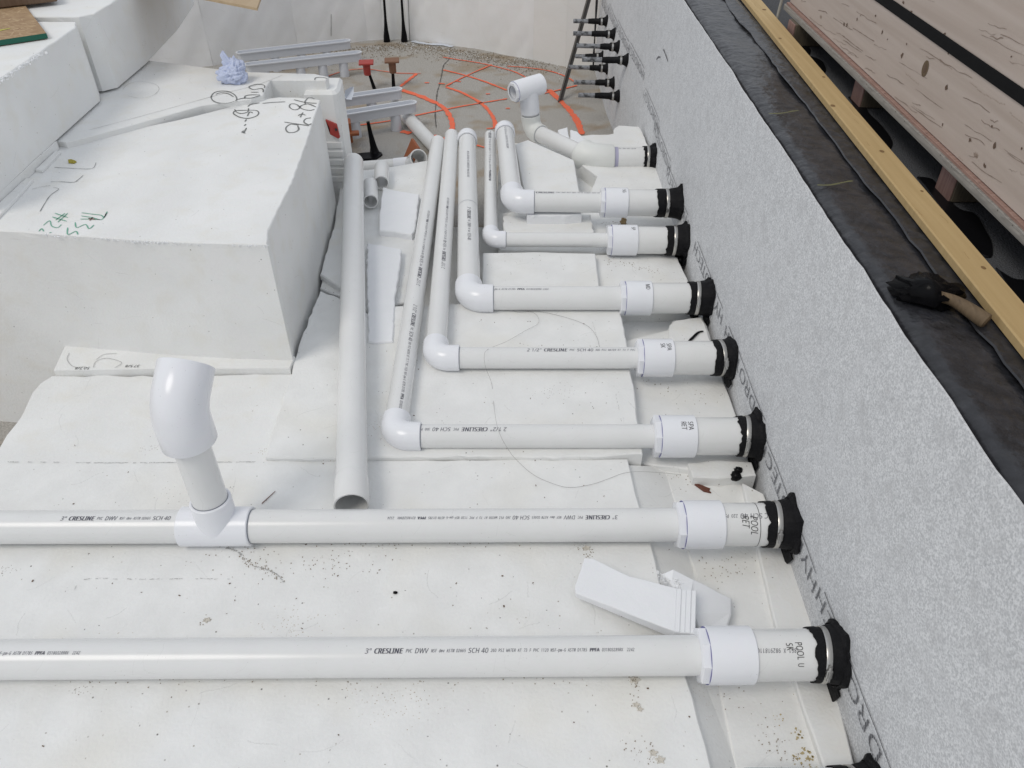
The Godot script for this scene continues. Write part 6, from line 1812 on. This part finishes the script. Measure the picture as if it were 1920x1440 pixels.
	tube(b, smooth_path(cq, 4), [0.006, 0.006, 0.006, 0.006, 0.006, 0.006, 0.006, 0.006, 0.006], 8, 3)
	solid(b, "cord", M.twine, "pale cord hanging at the crate's far corner", "cord")
	# tarred brush lying on the membrane
	var t := thing("tar_brush", "tar caked brush with wooden handle lying on the black membrane", "brush")
	b = MB.new()
	var hc := Vector3(0.8449, 0.798, -1.3473)
	blob(b, hc, Vector3(0.062, 0.022, 0.05), 0.4, 3, 26, 14)
	blob(b, hc + Vector3(-0.035, -0.010, -0.008), Vector3(0.035, 0.018, 0.03), 0.4, 5, 20, 10)
	part(b, "head", M.tar, t)
	b = MB.new()
	var hp := smooth_path([Vector3(0.8504, 0.805, -1.3149), Vector3(0.8731, 0.802, -1.306), Vector3(0.8883, 0.8, -1.2863), Vector3(0.903, 0.797, -1.2611), Vector3(0.9169, 0.793, -1.2434)], 5)
	var hr := []
	for i in hp.size():
		var u := float(i) / (hp.size() - 1)
		hr.append(lerpf(0.011, 0.0155, smoothstep(0.1, 0.9, u)) * (1.0 if u < 0.96 else 0.7))
	tube(b, hp, hr, 20, 3)
	part(b, "handle", M.handle, t)

# ---------------------------------------------------------------- far things
func channel(a: Vector3, c: Vector3, label: String, legs: Array) -> void:
	# gutter shaped channel with round ends and socket legs
	var t := thing("drain_channel", label, "channel", "grey plastic channels standing on sockets")
	var d := (c - a).normalized()
	var s := d.cross(Vector3.UP).normalized()
	var outline := func(off: float) -> Array:
		var o := []
		for k in 9:
			var an := -PI * 0.5 + PI * k / 8.0
			o.append(c + (d * cos(an) + s * sin(an)) * off)
		for k in 9:
			var an := PI * 0.5 + PI * k / 8.0
			o.append(a + (d * cos(an) + s * sin(an)) * off)
		return o
	var b := MB.new()
	var o_in: Array = outline.call(0.030)
	var o_out: Array = outline.call(0.042)
	var o_body: Array = outline.call(0.034)
	var n := o_in.size()
	for i in n:
		var j := (i + 1) % n
		var mid: Vector3 = (o_out[i] + o_out[j]) * 0.5
		var out := (mid - (a + d * clampf((mid - a).dot(d), 0.0, a.distance_to(c)))).normalized()
		var dn := Vector3(0, -1, 0)
		b.quad(o_in[i], o_in[j], o_out[j], o_out[i], Vector3.UP)
		b.quad(o_out[i], o_out[j], o_out[j] + dn * 0.008, o_out[i] + dn * 0.008, out)
		b.quad(o_out[i] + dn * 0.008, o_out[j] + dn * 0.008, o_body[j] + dn * 0.010, o_body[i] + dn * 0.010, Vector3.DOWN)
		b.quad(o_body[i] + dn * 0.010, o_body[j] + dn * 0.010, o_body[j] + dn * 0.062, o_body[i] + dn * 0.062, out)
		b.quad(o_in[i], o_in[j], o_in[j] + dn * 0.02, o_in[i] + dn * 0.02, -out)
	var ctr := (a + c) * 0.5
	for i in n:
		var j := (i + 1) % n
		b.flat(ctr + Vector3(0, -0.02, 0), o_in[i] + Vector3(0, -0.02, 0), o_in[j] + Vector3(0, -0.02, 0), Vector3.UP)
		b.flat(ctr + Vector3(0, -0.062, 0), o_body[i] + Vector3(0, -0.062, 0), o_body[j] + Vector3(0, -0.062, 0), Vector3.DOWN)
	part(b, "trough", M.grey_pvc, t)
	for u in legs:
		b = MB.new()
		var p := a.lerp(c, u)
		tube(b, [Vector3(p.x, -0.37, p.z), Vector3(p.x, p.y - 0.075, p.z), Vector3(p.x, p.y - 0.06, p.z)], [0.036, 0.034, 0.030], 24, 1)
		part(b, "leg", M.grey_pvc, t)

func build_far_things() -> void:
	channel(Vector3(-2.0921, -0.2, -6.3066), Vector3(-1.3352, -0.2, -6.613), "rear grey channel behind the blue cloth, farthest of four", [0.1, 0.3, 0.55, 0.8])
	channel(Vector3(-1.9527, -0.2, -6.0224), Vector3(-1.2025, -0.2, -6.3066), "second grey channel from the end wall, right above the blue cloth", [0.12, 0.45, 0.66, 0.86])
	channel(Vector3(-1.3679, -0.2, -5.2311), Vector3(-0.7993, -0.2, -5.4794), "third grey channel from the end wall, with a scrap of film on it", [0.3, 0.7])
	channel(Vector3(-1.3213, -0.2, -4.9172), Vector3(-0.6741, -0.2, -5.2212), "nearest grey channel, over the diagonal pipe", [0.45, 0.84])
	# scrap of clear film
	var b := MB.new()
	var f := [Vector3(-1.1061, -0.185, -5.2288), Vector3(-1.1061, -0.13, -5.2526), Vector3(-1.073, -0.12, -5.2746), Vector3(-1.056, -0.125, -5.3207), Vector3(-1.0543, -0.16, -5.2582), Vector3(-1.0652, -0.185, -5.2388)]
	for i in range(1, f.size() - 1): b.flat(f[0], f[i] + Vector3(0, 0, 0.02 * (i % 2)), f[i + 1] + Vector3(0, 0, 0.02 * ((i + 1) % 2)), Vector3.BACK)
	solid(b, "film_scrap", M.clear_film, "crumpled scrap of clear film on the third channel", "plastic film")
	# capped rods
	for s in [[Vector3(-1.0372, -0.37, -5.9802), -0.205, M.red_plastic, "black rod with a red mushroom cap on the painted floor"], [Vector3(-0.898, -0.37, -6.0273), -0.205, M.brown_cap, "black rod with a rusty brown cap beside the red one"]]:
		var t := thing("capped_rod", s[3], "capped rod", "capped rods on the painted floor")
		var g: Vector3 = s[0]
		var topy: float = s[1]
		var lean_x := -0.04 if s[2] == M.red_plastic else 0.005
		b = MB.new()
		tube(b, [g, g + Vector3(lean_x * 0.5, (topy - g.y) * 0.5, 0), Vector3(g.x + lean_x, topy, g.z)], [0.014, 0.011, 0.009], 10, 3, 0.2)
		part(b, "rod", M.tar, t)
		b = MB.new()
		var tp := Vector3(g.x + lean_x, topy, g.z)
		tube(b, [tp + Vector3(0, -0.065, 0), tp + Vector3(0, -0.06, 0), tp + Vector3(0, 0.005, 0), tp + Vector3(0, 0.018, 0)], [0.022, 0.026, 0.028, 0.044], 12, 3)
		b.box(tp + Vector3(0, 0.026, 0), Vector3(0.108, 0.014, 0.10), Basis(Vector3.UP, 0.12), 0.003)
		part(b, "cap", s[2], t)
	# orange caps
	var t3 := thing("rod_cap", "orange brown rod cap lying beneath the nearest channel", "rod cap", "orange rod caps on the floor")
	b = MB.new()
	b.box(Vector3(-1.0454, -0.28, -4.9268), Vector3(0.03, 0.13, 0.09), Basis(Vector3.UP, 0.2), 0.004)
	part(b, "plate", M.orange_plastic, t3)
	b = MB.new()
	b.box(Vector3(-1.0213, -0.28, -4.8826), Vector3(0.09, 0.02, 0.05), Basis(Vector3.UP, 0.2), 0.004)
	part(b, "flange", M.orange_plastic, t3)
	t3 = thing("rod_cap", "orange brown rod cap leaning on the open mouthed pipe stub", "rod cap", "orange rod caps on the floor")
	b = MB.new()
	b.box(Vector3(-0.5655, -0.14, -4.2432), Vector3(0.018, 0.13, 0.10), Basis(Vector3.FORWARD, 0.45) * Basis(Vector3.UP, 0.5), 0.003)
	part(b, "plate", M.orange_plastic, t3)
	b = MB.new()
	b.box(Vector3(-0.5543, -0.15, -4.2445), Vector3(0.05, 0.03, 0.03), Basis(Vector3.FORWARD, 0.45) * Basis(Vector3.UP, 0.5), 0.003)
	part(b, "stem", M.orange_plastic, t3)
	# tarred rods and strip by the fluted block
	b = MB.new()
	var g2 := Vector3(-0.8695, -0.37, -4.7687)
	tube(b, [g2, g2 + Vector3(0, 0.01, 0), g2 + Vector3(-0.005, 0.05, 0), g2 + Vector3(-0.012, 0.13, 0), g2 + Vector3(-0.02, 0.21, 0)], [0.045, 0.032, 0.022, 0.014, 0.010], 12, 3, 0.3)
	solid(b, "tarred_rod", M.tar, "short black rod standing on the floor behind the loose pipe's end", "rod")
	b = MB.new()
	slab(b, [Vector3(-1.0802, -0.358, -4.971), Vector3(-1.0571, -0.358, -4.9358), Vector3(-1.0142, -0.358, -4.7737), Vector3(-0.9711, -0.358, -4.7571), Vector3(-0.8677, -0.358, -4.7904), Vector3(-0.8183, -0.358, -4.7488), Vector3(-0.8522, -0.358, -4.6753), Vector3(-0.9962, -0.358, -4.6592), Vector3(-1.0266, -0.358, -4.6834)], -0.37, 0.006, 0.02, 0.003)
	solid(b, "tar_strip", M.tar, "black tar strip on the floor at the foot of the short rod", "tar")
	# dark angle stake leaning towards the wall
	b = MB.new()
	var s0 := Vector3(0.3369, -0.37, -5.6984)
	var s1 := Vector3(0.589, 0.3202, -6.2706)
	var dd := (s1 - s0).normalized()
	var bs := Basis.looking_at(dd, Vector3.RIGHT)
	b.box((s0 + s1) * 0.5, Vector3(0.04, 0.012, s0.distance_to(s1)), bs, 0.002)
	b.box((s0 + s1) * 0.5 + bs * Vector3(0.017, 0.014, 0), Vector3(0.006, 0.026, s0.distance_to(s1)), bs, 0.001)
	solid(b, "steel_stake", M.dark_steel, "brown grey steel stake leaning against the right wall in the back corner", "stake")
	# thin conduits through the right wall
	var cs := [[1133, 40, 1075, 41, "topmost thin conduit in the back corner of the wall"], [1147, 64, 1078, 66, "second thin conduit from the top in the back corner"], [1155, 88, 1086, 90, "third thin conduit from the top in the back corner"], [1130, 106, 1078, 107, "short thin conduit directly behind the forward one, fourth from the top"], [1168, 113, 1093, 116, "thin conduit nearest the viewer in the upper row"], [1139, 128, 1071, 131, "third thin conduit from the bottom in the back corner"], [1150, 155, 1080, 158, "second thin conduit from the bottom in the back corner"], [1158, 180, 1087, 178, "lowest thin conduit, just above the foam in the back"]]
	var wp := [Vector3(0.6556, 0.1154, -5.9403), Vector3(0.6642, 0.1464, -5.5134), Vector3(0.669, 0.1344, -5.2734), Vector3(0.6566, -0.1112, -5.8923), Vector3(0.6757, 0.1527, -4.9415), Vector3(0.6625, -0.1003, -5.5952), Vector3(0.6692, -0.0886, -5.2639), Vector3(0.6738, -0.0953, -5.0323)]
	var ln := [0.24, 0.275, 0.27, 0.20, 0.275, 0.27, 0.265, 0.26]
	for i in cs.size():
		var t := thing("conduit", cs[i][4], "conduit", "thin conduits through the wall")
		var q: Vector3 = wp[i]
		q.x = fleece_x(q.y, q.z)
		var e := q + Vector3(-ln[i], 0.003 * (i % 3), -0.01)
		b = MB.new()
		pipe(b, e, q + Vector3(0.01, 0, 0), 0.0145, 0.003, 20)
		part(b, "pipe", M.conduit, t)
		var dr := (q - e).normalized()
		b = MB.new()
		var m0 := q - dr * (0.135 + 0.02 * sin(i * 2.0))
		tube(b, [m0, m0, m0 + dr * 0.03, q - dr * 0.062, q - dr * 0.055, q - dr * 0.025, q - dr * 0.012, q - dr * 0.006, q + dr * 0.004], [0.0146, 0.0165, 0.0185, 0.019, 0.025, 0.026, 0.033, 0.040, 0.041], 18, 0, 0.25)
		part(b, "tar_wrap", M.rubber, t)
		b = MB.new()
		var cc := q - dr * 0.040
		tube(b, [cc - dr * 0.006, cc - dr * 0.006, cc + dr * 0.006, cc + dr * 0.006], [0.024, 0.029, 0.029, 0.024], 24)
		b.box(cc + Vector3(0, 0.029, 0.01), Vector3(0.012, 0.010, 0.02), Basis.IDENTITY, 0.002)
		part(b, "clamp", M.steel, t)
	# bunched pale blue cloth on the rear block
	var cb := MB.new()
	var cc := Vector3(-1.2241, 0.523, -3.527)
	var rows := 40
	var cols := 56
	var gg := []
	var lobes := [[Vector3(-0.036, 0.0, 0.015), 0.040], [Vector3(0.018, 0.0, 0.012), 0.048], [Vector3(0.02, 0.03, -0.01), 0.038], [Vector3(-0.028, 0.055, -0.01), 0.020], [Vector3(-0.034, 0.085, -0.012), 0.016], [Vector3(0.0, 0.062, -0.012), 0.020], [Vector3(-0.01, 0.012, 0.0), 0.040]]
	for i in rows + 1:
		var row := []
		var th := PI * i / rows
		for k in cols:
			var ph := TAU * k / cols
			var dv := Vector3(sin(th) * cos(ph), cos(th), sin(th) * sin(ph))
			# farthest reach of the lobes in this direction
			var best := 0.012
			for l in lobes:
				var lc: Vector3 = l[0]
				var lr: float = l[1]
				var pj := lc.dot(dv)
				var off := lc.length_squared() - pj * pj
				if off < lr * lr:
					best = maxf(best, pj + sqrt(lr * lr - off))
			var fold := absf(nz.get_noise_3d(dv.x * 48.0, dv.y * 48.0 + 40.0, dv.z * 48.0))
			var fold2 := absf(nz.get_noise_3d(dv.x * 60.0 + 90.0, dv.y * 90.0, dv.z * 60.0))
			var pt := dv * (best * (1.0 - 0.16 * fold - 0.20 * (1.0 - minf(fold2 * 4.0, 1.0))))
			pt.y = maxf(pt.y, -0.028)
			row.append(cc + pt)
		gg.append(row)
	for i in rows:
		for k in cols:
			var k2 := (k + 1) % cols
			var nn := []
			for e in [[i, k], [i, k2], [i + 1, k2], [i + 1, k]]:
				var ii: int = e[0]
				var kk: int = e[1]
				var u: Vector3 = gg[ii][(kk + 1) % cols] - gg[ii][(kk - 1 + cols) % cols]
				var v: Vector3 = gg[min(ii + 1, rows)][kk] - gg[max(ii - 1, 0)][kk]
				var q := u.cross(v).normalized()
				if q.dot(gg[ii][kk] - cc) < 0.0: q = -q
				if q.length() < 0.5: q = (gg[ii][kk] - cc).normalized()
				nn.append(q)
			cb.tri(gg[i][k], gg[i][k2], gg[i + 1][k2], nn[0], nn[1], nn[2])
			cb.tri(gg[i][k], gg[i + 1][k2], gg[i + 1][k], nn[0], nn[2], nn[3])
	solid(cb, "cloth", M.cloth, "bunched pale blue cloth on the rear foam block", "cloth")

# ---------------------------------------------------------------- small debris
func build_debris() -> void:
	var b := MB.new()
	# long loose wire lying over pipes and foam
	var wp := smooth_path([Vector3(-0.004, 0.02, -2.4351), Vector3(0.0791, 0.02, -2.414), Vector3(0.0971, 0.02, -2.3485), Vector3(0.0479, 0.02, -2.2985), Vector3(-0.0187, 0.03, -2.2202), Vector3(-0.08, 0.09, -2.0935), Vector3(-0.0913, 0.093, -2.0515), Vector3(-0.0862, 0.06, -2.031), Vector3(-0.0669, 0.018, -1.999), Vector3(-0.0579, 0.018, -1.8917), Vector3(-0.0447, 0.075, -1.7335), Vector3(-0.0313, 0.08, -1.6771), Vector3(-0.0157, 0.05, -1.6678), Vector3(0.0095, 0.018, -1.6512), Vector3(0.0623, 0.003, -1.6003), Vector3(0.1229, 0.003, -1.5621), Vector3(0.1683, 0.003, -1.5496), Vector3(0.2305, 0.003, -1.5621), Vector3(0.2786, 0.003, -1.5832), Vector3(0.3357, 0.003, -1.609), Vector3(0.4067, 0.001, -1.6131), Vector3(0.5106, -0.06, -1.6612)], 6)
	var rr := []
	for i in wp.size(): rr.append(0.00042)
	tube(b, wp, rr, 6, 3)
	solid(b, "wire", M.wire, "long thin wire trailing over the two spa pipes", "wire", "thin wires")
	b = MB.new()
	wp = smooth_path([Vector3(-0.01, 0.02, -2.4493), Vector3(0.0198, 0.017, -2.4219), Vector3(0.0992, 0.017, -2.4254), Vector3(0.1964, 0.017, -2.387), Vector3(0.2712, 0.017, -2.336), Vector3(0.3006, 0.017, -2.27), Vector3(0.3066, 0.017, -2.2064)], 6)
	rr = []
	for i in wp.size(): rr.append(0.00042)
	tube(b, wp, rr, 6, 3)
	solid(b, "wire", M.wire, "short thin wire on the foam below the capped middle run", "wire", "thin wires")
	# splinter, twig, bark and leaf
	b = MB.new()
	slab(b, [Vector3(0.5459, -0.06, -1.6237), Vector3(0.5531, -0.06, -1.6281), Vector3(0.5904, -0.06, -1.6064), Vector3(0.5856, -0.06, -1.5978), Vector3(0.5902, -0.06, -1.5893), Vector3(0.5693, -0.06, -1.5957)], -0.0655, 0.001, 0.008, 0.0015)
	solid(b, "wood_chip", M.bark, "reddish brown wood chip on the foam strip by the wall", "wood chip")
	b = MB.new()
	tube(b, [Vector3(-0.7026, 0.003, -1.4886), Vector3(-0.676, 0.003, -1.5351)], [0.0014, 0.0010], 6, 3)
	solid(b, "twig", M.bark, "thin brown twig on the foam right of the tee", "twig")
	b = MB.new()
	slab(b, [Vector3(-1.6242, 0.475, -2.7359), Vector3(-1.6146, 0.475, -2.7407), Vector3(-1.5969, 0.475, -2.7312), Vector3(-1.587, 0.475, -2.7218), Vector3(-1.5907, 0.475, -2.7079), Vector3(-1.612, 0.475, -2.7125)], 0.471, 0.0, 0.01, 0.001)
	solid(b, "leaf", M.leaf, "small yellow leaf on the big foam block", "leaf")
	b = MB.new()
	tube(b, smooth_path([Vector3(0.6257, 0, -2.2546), Vector3(0.6475, 0, -2.2805), Vector3(0.6675, 0, -2.3066), Vector3(0.6816, 0, -2.3199), Vector3(0.6957, 0, -2.3232)], 3), [0.002, 0.0035, 0.005, 0.005, 0.005, 0.005, 0.005, 0.004, 0.004, 0.003, 0.003, 0.003, 0.002], 8, 3)
	solid(b, "tar_string", M.tar, "curved black tar string on the rounded foam offcut", "tar")
	for s in [[Vector3(0.6771, -0.03, -1.6498), 0.013, "upper black tar lump left of the wall"], [Vector3(0.6654, -0.03, -1.6256), 0.016, "lower black tar lump left of the wall"]]:
		b = MB.new()
		blob(b, s[0], Vector3(s[1], s[1] * 0.9, s[1]), 0.3, int(s[1] * 1000), 16, 10)
		solid(b, "tar_lump", M.tar, s[2], "tar", "tar lumps")
	for s in [[Vector3(0.684, -0.01, -2.4439), "tar lump hanging under the capped middle run's boot"], [Vector3(0.6994, -0.05, -2.9154), "tar lump under the thinnest run's boot, left one"], [Vector3(0.7169, -0.05, -2.911), "tar lump under the thinnest run's boot, right one"]]:
		b = MB.new()
		blob(b, s[0], Vector3(0.016, 0.018, 0.016), 0.3, int(s[0].x * 900), 14, 8)
		solid(b, "tar_lump", M.tar, s[1], "tar", "tar lumps")
	b = MB.new()
	blob(b, Vector3(0.502, -0.015, -3.1933), Vector3(0.014, 0.018, 0.012), 0.4, 8, 12, 8)
	solid(b, "clay_lump", mat(lin(0.36, 0.26, 0.14), 0.9), "ochre clay lump on the foam behind the thinnest run's coupling", "clay")
	b = MB.new()
	blob(b, Vector3(-0.2938, 0.003, -1.1909), Vector3(0.006, 0.003, 0.004), 0.2, 9, 10, 6)
	solid(b, "seed", M.tar, "single dark seed on the foam between the two front pipes", "seed")
	# ochre flakes dried onto the foam
	b = MB.new()
	for q in [[Vector3(0.638, -0.0655, -0.8096), 0.014, 36], [Vector3(0.6411, -0.0655, -0.8622), 0.008, 14], [Vector3(0.6093, -0.0655, -0.9008), 0.008, 8]]:
		for i in q[2]:
			var p: Vector3 = q[0] + Vector3(rng.randfn(0, q[1]), 0.0004, rng.randfn(0, q[1]))
			var sz := rng.randf_range(0.0015, 0.006)
			b.box(p, Vector3(sz, 0.0006, sz * rng.randf_range(0.4, 1.0)), Basis(Vector3.UP, rng.randf() * 6.0))
	var st := solid(b, "clay_flakes", M.stain, "ochre clay flakes dried on the low foam strip at bottom right", "clay")
	st.set_meta("kind", "stuff")
	# bits of dark litter on the foam
	b = MB.new()
	for i in 70:
		var x := rng.randf_range(-1.35, 0.42)
		var z := rng.randf_range(-1.75, -0.55)
		var s := rng.randf_range(0.0015, 0.006)
		b.box(Vector3(x, 0.0012, z), Vector3(s, 0.0012, s * rng.randf_range(0.15, 0.7)), Basis(Vector3.UP, rng.randf() * 6.0))
	for i in 35:
		var x := rng.randf_range(-0.45, 0.36)
		var z := rng.randf_range(-2.4, -1.70)
		var s := rng.randf_range(0.0015, 0.005)
		b.box(Vector3(x, 0.0152, z), Vector3(s, 0.0012, s * rng.randf_range(0.15, 0.7)), Basis(Vector3.UP, rng.randf() * 6.0))
	var g := solid(b, "litter", M.brown_wood, "dark specks of litter sprinkled over the foam sheets", "litter")
	g.set_meta("kind", "stuff")
